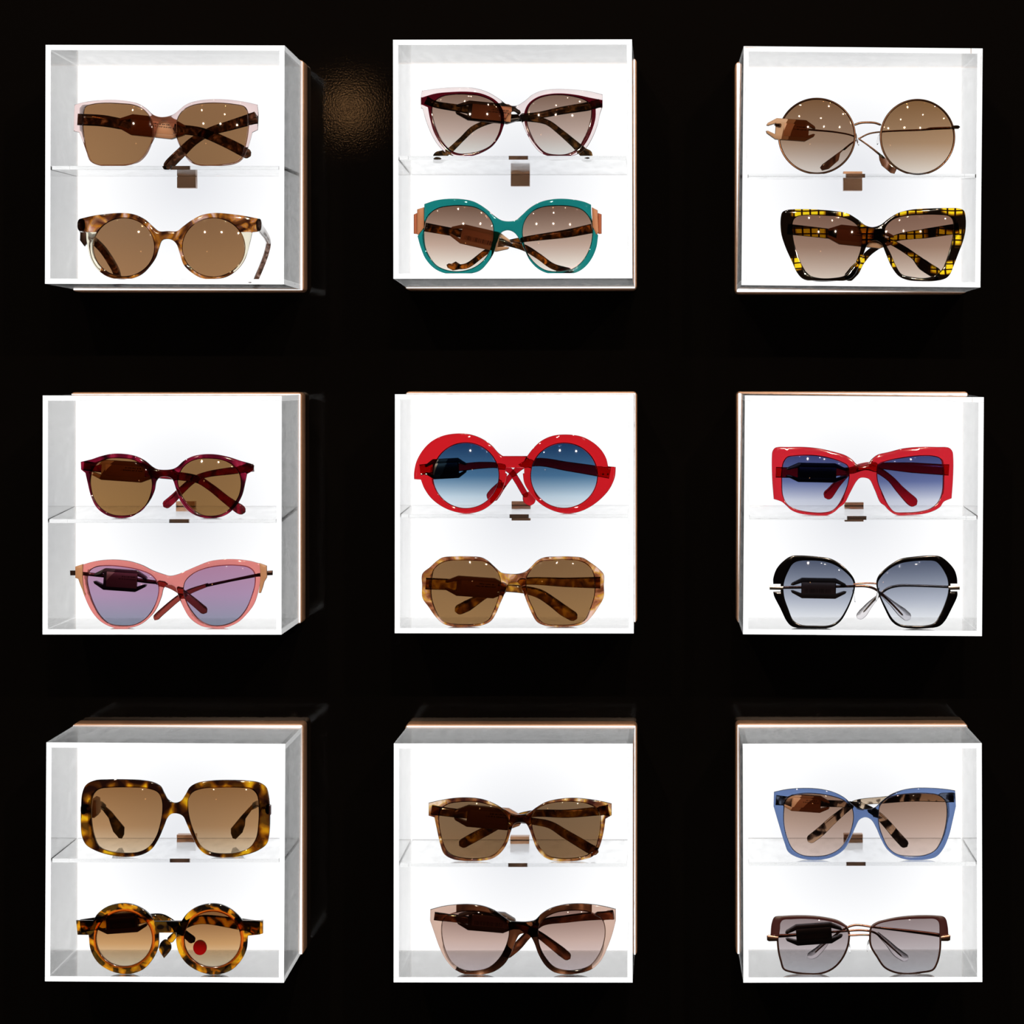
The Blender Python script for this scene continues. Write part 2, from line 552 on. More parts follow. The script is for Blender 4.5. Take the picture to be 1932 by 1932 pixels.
    def shelf_z(y): return z0 + (z1 - z0) * (y - y0) / (y1 - y0)
    def floor_z(y): return P(0, -H + TW, y).z
    SURF[key] = (shelf_z, floor_z)
for k_ in BOXES: display_box(k_)

# ------------------------------------------------------------ sunglasses
CROP = {'A': (60, 60, 3.45), 'B': (60, 300, 3.45), 'C': (720, 60, 3.7154), 'D': (720, 280, 3.7154), 'E': (1370, 70, 3.7154),
        'F': (1370, 290, 3.7154), 'G': (60, 720, 3.45), 'H': (60, 940, 3.45), 'I': (720, 720, 3.7154), 'J': (720, 930, 3.7154),
        'K': (1370, 720, 3.7154), 'L': (1370, 930, 3.7154), 'M': (60, 1340, 3.45), 'N': (60, 1580, 3.45), 'O': (720, 1340, 3.7154),
        'P': (720, 1580, 3.7154), 'Q': (1370, 1340, 3.7154), 'R': (1370, 1580, 3.7154)}

def circle(cx, cy, rx, ry, n=20):
    return [(cx + rx * math.cos(2 * math.pi * i / n), cy + ry * math.sin(2 * math.pi * i / n)) for i in range(n)]

class Pair:
    """one pair of sunglasses standing on a box's shelf or floor; outlines traced in crop units"""
    def __init__(s, key, box, level, label, cx, ybot, d0=.012, wrap=.005, lean=.06, group='sunglasses on display', thick=.0036):
        s.ox, s.oy, s.sc = CROP[key]
        s.cx = s.ox + cx / s.sc
        s.yb = s.oy + ybot / s.sc
        s.d0, s.wrap, s.lean, s.thick = d0, wrap, lean, thick
        s.surf = SURF[box][level]
        s.key = key
        b = at(s.cx, s.yb, d0)
        # lower or raise so that the lowest point rests on the surface it stands on
        s.dz = s.surf(d0) + .00005 - b.z
        s.org = Vector((b.x, d0, s.surf(d0)))
        s.root = thing('sunglasses', s.org, label, 'sunglasses', group)
    def px(s, p):
        p = np.asarray(p, float)
        return np.stack([s.ox + p[:, 0] / s.sc, s.oy + p[:, 1] / s.sc], 1)
    def y(s, px, py):
        return s.d0 + s.wrap * ((px - s.cx) / 170) ** 2 + s.lean * (s.yb - py) * K
    def p3(s, P, off):
        out = []
        for (a, b), o in zip(P, off):
            q = at(a, b, s.y(a, b) + 0 * o); q.y += o; q.z += s.dz
            out.append(q)
        return out
    def loops(s, ls, step=4.0):
        return [s.px(spline(l, step)) for l in ls]
    def plate(s, name, ls, mats, off=0.0, thick=None, bevel=.0008, regions=(), grid=6.0, parent=None, step=4.0, fn=None):
        R = []
        for poly, mi in regions:
            q = s.px(spline(poly, 8))
            R.append((q, mi))
        f = fn or (lambda P, o: s.p3(P, np.asarray(o) + off))
        return plate(name, s.loops(ls, step), f, thick or s.thick, bevel, mats, parent or s.root, s.org, grid, R, K)
    def frame(s, ls, mats, regions=(), name='frame_front', **k):
        return s.plate(name, ls, mats, regions=regions, **k)
    def lens(s, outline, mat, R=.15, grow=2.0, off=0.0, step=4.0, sag=.62):
        L = s.px(spline(outline, step))
        if area(L) < 0: L = L[::-1]
        L = inset(L, -grow)
        c = (L.max(0) + L.min(0)) / 2
        rim = np.mean(np.sum((L - c) ** 2, 1)) * K * K / (2 * R)
        def f(P, o):
            P = np.asarray(P)
            dd = np.sum((P - c) ** 2, 1) * K * K / (2 * R) - rim * sag - .0002
            return s.p3(P, np.asarray(o) + dd + off)
        s.last = (c, rim, R, sag, off)
        return plate('lens', [L], f, .0016, .0002, mat, s.root, s.org, 5.0, (), K)
    def on_lens(s, px, py):
        c, rim, R, sag, off = s.last
        return ((px - c[0]) ** 2 + (py - c[1]) ** 2) * K * K / (2 * R) - rim * sag + off
    def rim(s, outline, mat, hw=2.4, name='lens_rim', closed=True, step=4.0, parent=None):
        """metal wire round the lens that was built last"""
        P = s.px(spline(outline, step, closed))
        pts = [s.p3([p], [s.on_lens(p[0], p[1])])[0] for p in P]
        r = hw * K
        rings = []
        n = len(pts)
        for i in range(n):
            t = (pts[(i + 1) % n] - pts[i - 1] if closed else pts[min(i + 1, n - 1)] - pts[max(i - 1, 0)]).normalized()
            a = t.cross(Vector((0, 1, 0))).normalized(); b = a.cross(t)
            rings.append([pts[i] + (a * math.cos(q) + b * math.sin(q) * 1.15) * r for q in [2 * math.pi * j / 10 for j in range(10)]])
        if closed:
            V, F = ring_loft(rings + [rings[0]], False)
            m = len(V) - 10
            F = [tuple(v % m if v >= m else v for v in f) for f in F]
            V = V[:m]
        else:
            V, F = ring_loft(rings)
        return link(name, V, F, mat, parent or s.root, s.org)
    def bar(s, name, pts, mat, y0=0.0, y1=None, ht=.0014, nrm=(0, 1, 0), ends=(False, True), parent=None, smooth_step=10.0, p=2.6, absdepth=False):
        """pts: (x, y, half width[, extra depth]) in crop units; y0..y1 metres behind the front"""
        y1 = y0 if y1 is None else y1
        A = np.array([q[:2] for q in pts], float)
        xy = spline([tuple(q) for q in A], smooth_step, False)
        # parameters along the curve for widths and depths
        seg = [0]
        for a, b in zip(A, A[1:]): seg.append(seg[-1] + np.linalg.norm(b - a))
        kk = []
        for i, (a, b) in enumerate(zip(A, A[1:])):
            k = max(1, int(round(np.linalg.norm(b - a) / smooth_step)))
            kk += [seg[i] + (seg[i + 1] - seg[i]) * j / k for j in range(k)]
        kk.append(seg[-1])
        hw = np.interp(kk, seg, [q[2] for q in pts]) / s.sc * K
        if len(pts[0]) > 3:
            dp = np.interp(kk, seg, [q[3] for q in pts])
        else:
            dp = np.interp(kk, [0, seg[-1]], [y0, y1])
        path = []
        P = s.px(xy)
        for (a, b), d in zip(P, dp):
            yy = d if absdepth else s.d0 + d
            q = at(a, b, yy); q.z += s.dz
            path.append(q)
        V, F = sweep(path, hw, ht, nrm, ends, p=p)
        return link(name, V, F, mat, parent or s.root, s.org, smooth=50)
    def slab(s, name, poly, mat, y, thick, bevel=.0005, parent=None, step=200):
        """flat piece at depth y behind the front"""
        def f(P, o):
            out = []
            for (a, b), q in zip(P, o):
                v = at(a, b, s.d0 + y); v.y += q; v.z += s.dz
                out.append(v)
            return out
        return plate(name, [s.px(spline(poly, step))], f, thick, bevel, mat, parent or s.root, s.org, None, (), K, smooth=30)
    def tag(s, x, y, L, H, ang, body, label, dy=.0092, marks='text', thick=.008, lw=.60, lh=.56, lx=0.0):
        ca, sa = math.cos(math.radians(ang)), math.sin(math.radians(ang))
        def T(pl): return [(x + a * L * ca - b * H * sa, y + a * L * sa + b * H * ca, 1) for a, b in pl]
        shp = [(-.30, -.5), (.30, -.5), (.48, -.24), (.5, -.14), (.46, -.12), (.31, -.26), (.31, .26), (.46, .12), (.5, .14), (.48, .24), (.30, .5),
               (-.30, .5), (-.48, .24), (-.5, .14), (-.46, .12), (-.31, .26), (-.31, -.26), (-.46, -.12), (-.5, -.14), (-.48, -.24)]
        t = s.slab('security_tag', T(shp), TAG[body], dy, thick, .0006)
        t['label'] = {'tan': 'tan', 'brown': 'brown', 'black': 'black', 'dark': 'dark brown'}[body] + ' plastic security tag clamped on the temple'
        r = [(lx - lw / 2, -lh / 2), (lx + lw / 2, -lh / 2), (lx + lw / 2, lh / 2), (lx - lw / 2, lh / 2)]
        lb = s.slab('tag_label', T(r), PAPER[label], dy - thick / 2 - .0001, .0003, .00005, t)
        # illegible print on the label
        V, F = [], []
        rnd = random.Random(int(x * 7 + y))
        def mark(a0, b0, a1, b1):
            q = T([(a0, b0), (a1, b0), (a1, b1), (a0, b1)])
            P = s.px(np.array([v[:2] for v in q]))
            i = len(V)
            for yo in (dy - thick / 2 - .00034, dy - thick / 2 - .00024):
                for a, b in P:
                    v = at(a, b, s.d0 + yo); v.z += s.dz; V.append(v)
            F.extend([(i, i+1, i+2, i+3), (i+7, i+6, i+5, i+4), (i, i+4, i+5, i+1), (i+1, i+5, i+6, i+2), (i+2, i+6, i+7, i+3), (i+3, i+7, i+4, i)])
        if marks == 'text':
            for row, (a0, a1) in ((-.20, (.0, .24)), (-.08, (-.06, .26))):
                a = lx + a0
                while a < lx + a1:
                    wdt = rnd.choice((.008, .013, .016))
                    mark(a, row + rnd.choice((0, .012)), a + wdt, row + .055)
                    if rnd.random() < .5: mark(a, row, a + wdt * 1.4, row + .014)
                    a += wdt + rnd.choice((.007, .009, .02))
        else:
            a = lx - lw / 2 + .05
            while a < lx + lw / 2 - .07:
                wdt = rnd.choice((.004, .008, .012))
                mark(a, .03, a + wdt, .24)
                a += wdt + rnd.choice((.006, .009, .014))
        if V: link('label_print', V, F, INK, t, s.org, smooth=None)
        return t
    def pad(s, x, y, rx, ry, ang=0, mat=None, dy=.004):
        V, F = [], []
        n, m = 14, 7
        ca, sa = math.cos(math.radians(ang)), math.sin(math.radians(ang))
        c = at(s.ox + x / s.sc, s.oy + y / s.sc, s.d0 + dy); c.z += s.dz
        k = K / s.sc
        rings = []
        for i in range(m):
            th = math.pi * (i + .5) / m
            z = math.cos(th); r = math.sin(th)
            rings.append([c + Vector(((r * math.cos(2*math.pi*j/n) * rx * ca - z * ry * sa) * k, r * math.sin(2*math.pi*j/n) * .0016,
                                      (r * math.cos(2*math.pi*j/n) * rx * sa + z * ry * ca) * k)) for j in range(n)])
        V, F = ring_loft(rings)
        return link('nose_pad', V, F, mat or PAD, s.root, s.org, smooth=80)
    def nose_wire(s, pts, mat):
        return s.bar('pad_arm', pts, mat, .001, .003, ht=.0005)

def rivets(gp, pts, y=.0022, r=7):
    for x, y_ in pts:
        gp.slab('rivet', [(x + r * math.cos(a * math.pi / 6), y_ + r * math.sin(a * math.pi / 6)) for a in range(12)], METAL['silver'], y, .001, .0002, step=3)
def L3(top, mid, bot, m=.45):
    return [(0, rgb(*bot)), (m, rgb(*mid)), (1, rgb(*top))]
BROWN = [(0, rgb(150, 112, 76)), (1, rgb(140, 103, 70))]
tl1, tl2 = .0075, .0185    # typical depth of the two folded temples

# A: clear pale pink square
m_pink = clear('pale_pink_acetate', rgb(238, 214, 212), .02)
m_darktort = tortoise('dark_tortoise', [(.30, rgb(30, 18, 12)), (.52, rgb(62, 36, 22)), (.62, rgb(120, 74, 50)), (.72, rgb(190, 140, 110))], 190, seed=1)
g = Pair('A', 'TL', 0, 'clear pale pink square sunglasses with plain brown lenses and dark mottled temples', 870, 867)
hl = [(340,520),(352,480),(400,464),(480,458),(580,462),(660,470),(720,495),(765,545),(785,600),(783,680),(765,740),(735,795),(690,835),(620,852),(520,856),(430,852),(385,830),(362,770),(345,690),(336,600)]
hr = [(945,620),(950,560),(985,505),(1040,475),(1120,460),(1220,458),(1310,465),(1380,480),(1400,510),(1408,580),(1402,660),(1385,740),(1360,810),(1320,838),(1240,852),(1150,858),(1070,848),(1030,820),(985,760),(955,700)]
ol = [(280,466,1),(340,450),(430,438),(520,434),(610,440),(690,458),(745,490),(790,530),(830,545),(870,545),(920,530),(960,500),(1010,462),(1080,440),(1180,430),(1290,434),(1390,448),(1470,466,1),(1476,530),(1472,630,1),(1436,648,1),(1410,740),(1380,810),(1340,845),(1270,862),(1180,866),(1090,862),(1030,838),(985,775),(950,700),(925,640),(905,600),(880,575),(855,572),(830,585),(815,625),(800,680),(770,740),(730,800),(690,840),(620,862),(530,867),(440,862),(390,840),(360,780),(335,710),(310,648,1),(274,638,1),(276,550)]
g.frame([ol, hl, hr], m_pink)
lm = lens_mat('brown_lens_a', BROWN)
g.lens(hl, lm); g.lens(hr, lm)
g.bar('temple', [(300,562,38),(460,570,38),(640,600,36),(950,625,32),(1100,645,32),(1250,705,34),(1350,755,36),(1425,800,32)], m_darktort, tl1, tl1 + .004)
g.bar('temple', [(1460,550,40),(1300,598,34),(1150,645,28),(1050,705,30),(980,770,34),(900,850,36),(872,890,34)], m_darktort, .012, tl2)
g.tag(785, 610, 440, 135, 6, 'brown', 'tan', lx=.02)

# B: honey tortoise round with cream side inlays, temples half open
m_honey = tortoise('honey_tortoise', [(.39, rgb(44, 18, 10)), (.46, rgb(110, 60, 28)), (.53, rgb(190, 118, 30)), (.58, rgb(170, 108, 84)), (.64, rgb(222, 180, 160))], 66, seed=5.2, dist=1.6)
m_cream = clear('cream_acetate', rgb(240, 234, 212), .06)
g = Pair('B', 'TL', 1, 'honey tortoiseshell round sunglasses with cream side inlays and half open temples', 885, 774)
o = [(316,380,1),(400,360),(490,348),(590,342),(670,352),(740,385),(790,430),(830,460),(885,460),(945,460),(985,430),(1040,390),(1110,355),(1190,342),(1290,348),(1390,362),(1472,378,1),(1472,464,1),(1436,468,1),(1420,540),(1390,640),(1350,700),(1300,742),(1250,765),(1190,772),(1110,768),(1040,730),(990,680),(965,610),(945,550),(920,522),(885,512),(850,522),(830,570),(810,630),(770,690),(720,740),(650,770),(560,774),(480,750),(420,700),(385,640),(365,560),(348,468,1),(316,462,1)]
hl, hr = circle(600,565,197,188), circle(1183,566,201,189)
g.frame([o, hl, hr], [m_honey, m_cream], regions=[([(335,467,1),(450,467,1),(450,731,1),(335,731,1)], 1), ([(1345,467,1),(1450,467,1),(1450,731,1),(1310,731,1),(1310,650,1)], 1)])
g.lens(hl, lens_mat('brown_lens_b', [(0, rgb(150,112,78)), (1, rgb(140,106,76))])); g.lens(hr, lm)
m_dt2 = tortoise('smoky_tortoise', [(.35, rgb(34, 22, 16)), (.55, rgb(96, 66, 52)), (.68, rgb(176, 150, 140))], 150, seed=2)
X = (1, 0, 0)
g.bar('temple', [(1478,420,42,.014),(1492,446,34,.035),(1522,488,26,.062),(1540,530,22,.082),(1528,600,20,.092),(1500,680,18,.102),(1462,770,18,.110),(1450,806,14,.113)], m_dt2, ht=.0021, nrm=X, absdepth=True, ends=(False, True))
g.bar('temple', [(322,420,42,.014),(330,440,34,.035),(348,470,26,.055),(405,522,24,.082),(462,580,26,.090),(510,650,28,.098),(548,720,28,.106),(566,790,20,.112)], m_darktort, ht=.0030, nrm=X, absdepth=True, ends=(False, True))
g.slab('hinge', [(318,468,1),(356,468,1),(360,540,1),(345,560,1),(316,520,1)], METAL['dark'], .006, .005)

# C: clear outer layer, burgundy inner rings
m_clear = clear('clear_acetate', rgb(246, 232, 230), .01)
m_burg = clear('burgundy_acetate', rgb(72, 8, 18), .05)
m_blacktort = tortoise('black_gold_tortoise', [(.36, rgb(20, 14, 8)), (.52, rgb(58, 38, 20)), (.66, rgb(132, 92, 48))], 170, seed=7)
g = Pair('C', 'TM', 0, 'clear framed cat-eye sunglasses with burgundy inner rims on the upper shelf', 920, 868)
o = [(283,404,1),(400,388),(520,380),(640,384),(740,412),(820,458),(880,500),(940,510),(1000,478),(1060,430),(1130,402),(1220,392),(1330,395),(1440,405),(1549,430,1),(1549,518,1),(1532,565),(1515,640),(1480,730),(1430,810),(1370,850),(1280,867),(1180,865),(1110,835),(1060,780),(1020,710),(985,630),(960,575),(925,550),(890,570),(860,640),(830,720),(780,790),(720,830),(640,860),(540,868),(460,845),(400,790),(350,710),(310,610),(288,530,1),(276,526,1),(276,450)]
hl = [(358,520),(380,475),(430,445),(510,432),(600,432),(700,445),(790,490),(830,560),(835,630),(815,710),(770,780),(700,820),(620,840),(540,842),(480,815),(430,760),(385,670),(362,590)]
hr = [(1020,570),(1040,510),(1090,465),(1170,440),(1260,436),(1350,448),(1430,475),(1465,510),(1468,570),(1450,660),(1415,740),(1370,810),(1300,845),(1220,850),(1150,835),(1090,780),(1050,710),(1025,640)]
rl = [(283,452,1),(380,424),(480,414),(600,411),(700,424),(800,472),(850,540),(858,620),(830,730),(780,795),(700,835),(600,857),(500,847),(430,795),(370,700),(340,600),(325,520,1),(281,500,1)]
rr = [(1000,560),(1030,495),(1090,450),(1170,428),(1260,423),(1370,434),(1460,453),(1548,470,1),(1548,514,1),(1500,530,1),(1497,600),(1470,690),(1430,770),(1380,825),(1300,861),(1200,862),(1130,837),(1070,775),(1025,700),(1002,620)]
g.frame([o, hl, hr], [m_clear, m_burg], regions=[(rl, 1), (rr, 1)])
lm = lens_mat('rose_brown_fade_lens', L3((122,95,80),(188,166,154),(222,222,216),.38))
g.lens(hl, lm); g.lens(hr, lm)
g.bar('temple', [(310,470,30),(370,497,24),(560,530,27),(860,590,27),(1040,598,24),(1160,625,20),(1250,690,22),(1350,775,27),(1430,845,36),(1478,858,34)], m_blacktort, tl1, tl1 + .004)
g.bar('temple', [(1530,492,30),(1450,512,32),(1250,545,28),(1100,575,24),(900,592,20),(740,625,18),(640,670,20),(560,745,18),(470,828,22),(400,862,36),(362,880,30)], m_blacktort, .012, tl2)
g.tag(748, 556, 460, 138, 5.5, 'black', 'copper', lx=.05, lh=.74)

# D: teal oversized round
m_teal = clear('teal_acetate', rgb(26, 126, 122), .02)
m_ambtort = tortoise('amber_black_tortoise', [(.40, rgb(24, 13, 6)), (.54, rgb(80, 42, 12)), (.64, rgb(190, 104, 30))], 150, seed=3)
m_cop = plastic('copper_trim', rgb(192, 138, 106), .35, metallic=.25)
m_cop2 = plastic('dark_copper_trim', rgb(168, 96, 66), .35, metallic=.25)
g = Pair('D', 'TM', 1, 'teal round oversized sunglasses with copper blocks at the temples', 885, 865)
o = [(300,374,1),(380,348),(470,337),(570,340),(650,358),(730,405),(790,455),(840,487),(890,495),(940,487),(985,450),(1040,400),(1120,357),(1230,337),(1340,342),(1420,358),(1468,378,1),(1473,470),(1490,540),(1518,595,1),(1505,680),(1470,760),(1420,820),(1360,855),(1270,865),(1170,860),(1100,830),(1040,770),(1000,690),(965,620),(930,575),(885,558),(840,575),(810,640),(785,720),(740,790),(690,840),(620,862),(530,866),(440,858),(370,825),(310,760),(275,680),(252,598,1),(290,545),(298,470)]
hl = [(300,560),(312,490),(350,435),(400,405),(480,390),(570,388),(660,402),(730,445),(775,510),(783,590),(765,680),(720,760),(650,815),(560,842),(470,838),(390,805),(340,745),(308,670)]
hr = [(990,560),(1005,495),(1050,435),(1120,400),(1220,388),(1320,392),(1400,415),(1450,465),(1475,530),(1472,620),(1450,700),(1400,780),(1330,830),(1240,845),(1150,835),(1080,790),(1025,720),(998,640)]
g.frame([o, hl, hr], m_teal)
lm = lens_mat('brown_fade_lens', L3((112,84,68),(186,160,144),(236,230,220),.42))
g.lens(hl, lm); g.lens(hr, lm)
for a, b in (([(250,412,1),(298,397,1),(298,540,1),(262,588,1),(248,586,1)], [(226,448,1),(250,438,1),(250,584,1),(226,582,1)]),
             ([(1474,398,1),(1514,418,1),(1522,575,1),(1504,588,1),(1478,530,1)], [(1516,438,1),(1542,446,1),(1542,582,1),(1520,584,1)])):
    e = g.slab('end_piece', a, m_cop, .0045, .0045)
    g.slab('end_cap', b, m_cop2, .0055, .004, parent=e)
g.bar('temple', [(305,535,32),(560,582,28),(850,640,22),(1000,680,24),(1100,740,22),(1200,810,22),(1330,846,22)], m_ambtort, tl1, tl1 + .004)
g.bar('temple', [(1475,545,34),(1300,580,30),(1000,622,20),(860,652,18),(740,705,20),(600,805,20),(530,816,18)], m_ambtort, .0125, tl2)
g.slab('temple_tip', [(455,800,1),(470,790,1),(490,792,1),(520,776,1),(552,796,1),(545,832,1),(500,840,1),(462,820,1)], m_ambtort, tl2, .003, .0006)
g.slab('temple_tip', [(1235,830,1),(1272,808,1),(1306,832,1),(1345,836,1),(1345,852,1),(1215,856,1)], m_ambtort, tl1 + .0075, .003, .0006)
g.tag(690, 612, 430, 138, 13, 'tan', 'tan', marks='', thick=.0075)

# E: thin round metal
g = Pair('E', 'TR', 0, 'large thin bronze metal round sunglasses with brown fading lenses', 990, 956, wrap=.004)
hl, hr = circle(637,690,266,262, 28), circle(1342,697,258,261, 28)
lm = lens_mat('brown_grey_fade_lens', L3((118,84,56),(158,130,108),(222,212,202),.42))
g.lens(hl, lm, grow=0, R=.13); g.rim(hl, METAL['bronze'], 2.0)
g.lens(hr, lens_mat('brown_grey_fade_lens_b', L3((122,88,56),(166,134,104),(224,214,202),.42)), grow=0, R=.13); g.rim(hr, METAL['bronze'], 2.0)
g.bar('bridge', [(900,612,8),(940,599,8),(990,595,8),(1045,599,8),(1088,614,8)], METAL['bronze'], .0005, ht=.0012)
g.bar('end_piece', [(382,613,11),(360,613,11),(338,612,10)], METAL['bronze'], .0035, .006, ht=.0015)
g.bar('end_piece', [(1592,627,11),(1615,627,12),(1638,627,10)], METAL['bronze'], .0035, .006, ht=.0015)
m_paddle = tortoise('brown_paddle', [(.4, rgb(52, 28, 18)), (.6, rgb(120, 74, 48)), (.75, rgb(190, 150, 130))], 120, stretch=(1, 1, .4), seed=4)
t = g.bar('temple', [(345,615,9),(580,645,7),(780,665,6),(890,690,6),(980,745,6),(1070,815,8),(1110,850,8)], METAL['bronze'], tl1, tl1 + .004, ht=.0009)
g.slab('temple_tip', [(1068,812,1),(1092,822,1),(1198,918,1),(1180,956,1),(1152,950,1),(1090,898,1),(1074,860,1)], m_paddle, tl1 + .004, .003, parent=t)
t = g.bar('temple', [(1630,632,9),(1430,640,10),(1400,645,7),(1100,660,6),(1000,675,6),(930,710,6),(880,740,6),(820,790,8)], METAL['bronze'], .013, tl2, ht=.0009)
g.slab('temple_tip', [(838,768,1),(800,812,1),(788,862,1),(720,922,1),(672,934,1),(657,912,1),(672,890,1)], m_paddle, tl2, .003, parent=t)
g.pad(918, 712, 9, 48, 14); g.pad(1068, 712, 9, 42, -12)
g.tag(452, 648, 345, 148, 4, 'tan', 'tan', lx=.12, lw=.5, lh=.6)

# F: yellow and black check, square cat-eye
m_plaid = plaid('yellow_check_acetate')
g = Pair('F', 'TR', 1, 'yellow and black checked angular cat-eye sunglasses', 1030, 882)
o = [(383,430),(395,395),(430,380),(520,375),(640,378),(760,388),(850,405),(920,445),(980,490),(1030,500),(1080,485),(1140,440),(1210,400),(1300,378),(1420,370),(1540,367),(1630,370),(1665,385),(1678,430),(1678,520),(1660,600),(1630,680),(1595,770),(1570,830),(1540,860),(1470,878),(1370,881),(1270,872),(1210,845),(1160,780),(1120,690),(1090,620),(1060,600),(1020,600),(990,625),(960,700),(925,790),(890,850),(850,872),(750,882),(620,882),(540,865),(500,825),(460,740),(415,640),(385,540)]
hl = [(465,500),(475,450),(500,428),(580,418),(700,422),(800,430),(880,460),(930,505),(950,560),(945,640),(920,720),(880,790),(830,840),(740,858),(650,857),(590,840),(545,790),(505,700),(475,600)]
hr = [(1112,560),(1120,500),(1170,450),(1250,425),(1370,416),(1480,415),(1560,425),(1585,450),(1592,530),(1575,620),(1550,710),(1510,800),(1460,840),(1390,858),(1300,850),(1230,830),(1190,770),(1150,680),(1120,620)]
g.frame([o, hl, hr], m_plaid)
lm = lens_mat('rosy_brown_fade_lens', L3((126,94,78),(150,120,102),(206,190,176),.5))
g.lens(hl, lm); g.lens(hr, lm)
g.bar('temple', [(430,515,38),(700,545,36),(950,580,28),(1130,598,20),(1220,640,22),(1320,708,24),(1380,765,40),(1500,842,40)], m_plaid, tl1, tl1 + .004)
g.bar('temple', [(1630,510,38),(1400,545,35),(1200,575,25),(1080,628,20),(1000,682,22),(945,745,24),(900,805,38),(840,872,34)], m_plaid, .0125, tl2)
g.tag(940, 568, 470, 138, 6, 'tan', 'tan', lx=-.05)

# G: burgundy panto
m_ruby = tortoise('ruby_acetate', [(.36, rgb(40, 8, 14)), (.54, rgb(118, 16, 42)), (.68, rgb(176, 44, 70))], 70, seed=9, stretch=(1, 1, .5))
m_rubyd = tortoise('dark_ruby_acetate', [(.34, rgb(50, 10, 14)), (.60, rgb(140, 24, 40))], 90, seed=2)
g = Pair('G', 'ML', 0, 'burgundy round sunglasses with dark corners and brown lenses', 880, 888)
o = [(320,522,1),(390,505),(450,485),(520,470),(600,470),(680,485),(740,515),(790,555),(820,570),(910,570),(945,555),(990,515),(1050,485),(1130,472),(1210,475),(1290,492),(1360,515),(1430,535),(1448,545,1),(1445,578,1),(1402,602,1),(1390,660),(1370,740),(1330,810),(1270,865),(1190,889),(1110,885),(1030,850),(970,780),(940,700),(915,635),(890,622),(840,622),(815,645),(800,710),(760,790),(700,850),(640,882),(560,888),(480,865),(420,815),(385,740),(365,660),(350,594,1),(322,572,1)]
hl = [(385,640),(400,570),(440,525),(500,503),(580,500),(660,510),(720,545),(765,600),(782,660),(770,740),(735,810),(680,855),(600,870),(520,862),(450,820),(405,755),(388,690)]
hr = [(952,640),(975,575),(1020,530),(1080,506),(1160,502),(1240,512),(1300,540),(1345,590),(1360,650),(1350,730),(1310,800),(1250,855),(1180,872),(1110,865),(1040,820),(990,760),(962,700)]
g.frame([o, hl, hr], m_ruby)
lm = lens_mat('brown_lens_g', [(0, rgb(150,112,68)), (1, rgb(140,104,66))])
g.lens(hl, lm); g.lens(hr, lm)
g.bar('temple', [(340,548,30),(500,566,32),(820,600,30),(960,615,28),(1080,637,25),(1170,692,25),(1270,772,28),(1350,828,34),(1390,850,28)], m_rubyd, tl1, tl1 + .004)
g.bar('temple', [(1444,560,26),(1300,580,25),(1130,607,20),(1050,642,22),(980,702,24),(920,762,28),(858,815,30)], m_rubyd, .0125, tl2)
g.tag(590, 582, 430, 132, 4, 'brown', 'tan', lx=.04)

# H: pink cat-eye
m_rose = clear('rose_acetate', rgb(222, 132, 126), .02)
g = Pair('H', 'ML', 1, 'translucent pink cat-eye sunglasses with purple fading lenses', 905, 851)
o = [(330,438,1),(400,418),(480,406),(560,405),(640,415),(720,440),(790,475),(860,500),(900,510),(950,500),(1010,475),(1080,445),(1160,415),(1250,403),(1340,403),(1420,413),(1485,430,1),(1492,500),(1480,590),(1450,690),(1400,760),(1340,815),(1260,848),(1180,851),(1100,835),(1030,785),(985,710),(955,640),(935,585),(900,570),(865,585),(845,650),(810,730),(760,790),(700,832),(620,852),(540,850),(460,815),(400,755),(355,670),(325,580),(318,500)]
hl = [(365,530),(380,480),(420,455),(500,447),(600,455),(700,475),(780,510),(822,570),(820,640),(790,720),(740,785),(670,825),(590,832),(510,820),(450,770),(405,690),(375,600)]
hr = [(990,610),(1000,550),(1050,500),(1130,465),(1230,447),(1330,445),(1410,458),(1445,490),(1450,560),(1430,640),(1390,730),(1330,795),(1250,828),(1170,830),(1100,800),(1045,740),(1005,670)]
g.frame([o, hl, hr], m_rose)
lm = lens_mat('purple_grey_fade_lens', L3((176,130,158),(166,138,168),(132,140,158),.52))
g.lens(hl, lm); g.lens(hr, lm)
m_tantip = plastic('tan_corner', rgb(206, 160, 126), .35)
for a, b in (([(285,450,1),(334,434,1),(332,520),(338,590),(350,640,1),(322,580),(304,530,1),(285,524,1)], [(250,476,1),(284,476,1),(284,508,1),(252,508,1)]),
             ([(1484,428,1),(1530,445,1),(1532,520,1),(1514,550,1),(1506,580,1),(1492,622,1),(1478,622,1),(1484,580,1),(1490,510,1)], [(1534,478,1),(1568,476,1),(1568,506,1),(1534,508,1)])):
    e = g.slab('end_piece', a, m_tantip, .0035, .004, step=8)
    g.slab('hinge', b, METAL['dark'], .006, .003, parent=e)
t = g.bar('temple', [(290,492,12),(480,512,12),(740,545,14),(830,556,12)], METAL['plum'], tl1, tl1 + .003, ht=.0009)
m_tipp = clear('brown_pink_tip', rgb(140, 60, 52), .05)
g.bar('temple_tip', [(815,553,16),(900,575,20),(960,606,22),(1040,668,26),(1120,735,28),(1140,750,24)], m_tipp, tl1 + .003, tl1 + .006, parent=t)
t = g.bar('temple', [(1540,492,12),(1300,540,9),(1130,576,10)], METAL['plum'], .0125, .016, ht=.0009)
g.bar('temple_tip', [(1150,568,12),(1030,612,18),(960,652,20),(880,717,22),(810,782,22),(800,800,10)], m_tipp, .016, tl2, parent=t)
g.tag(578, 538, 345, 140, 4, 'black', 'grey', lw=.58, lx=.02, lh=.7)

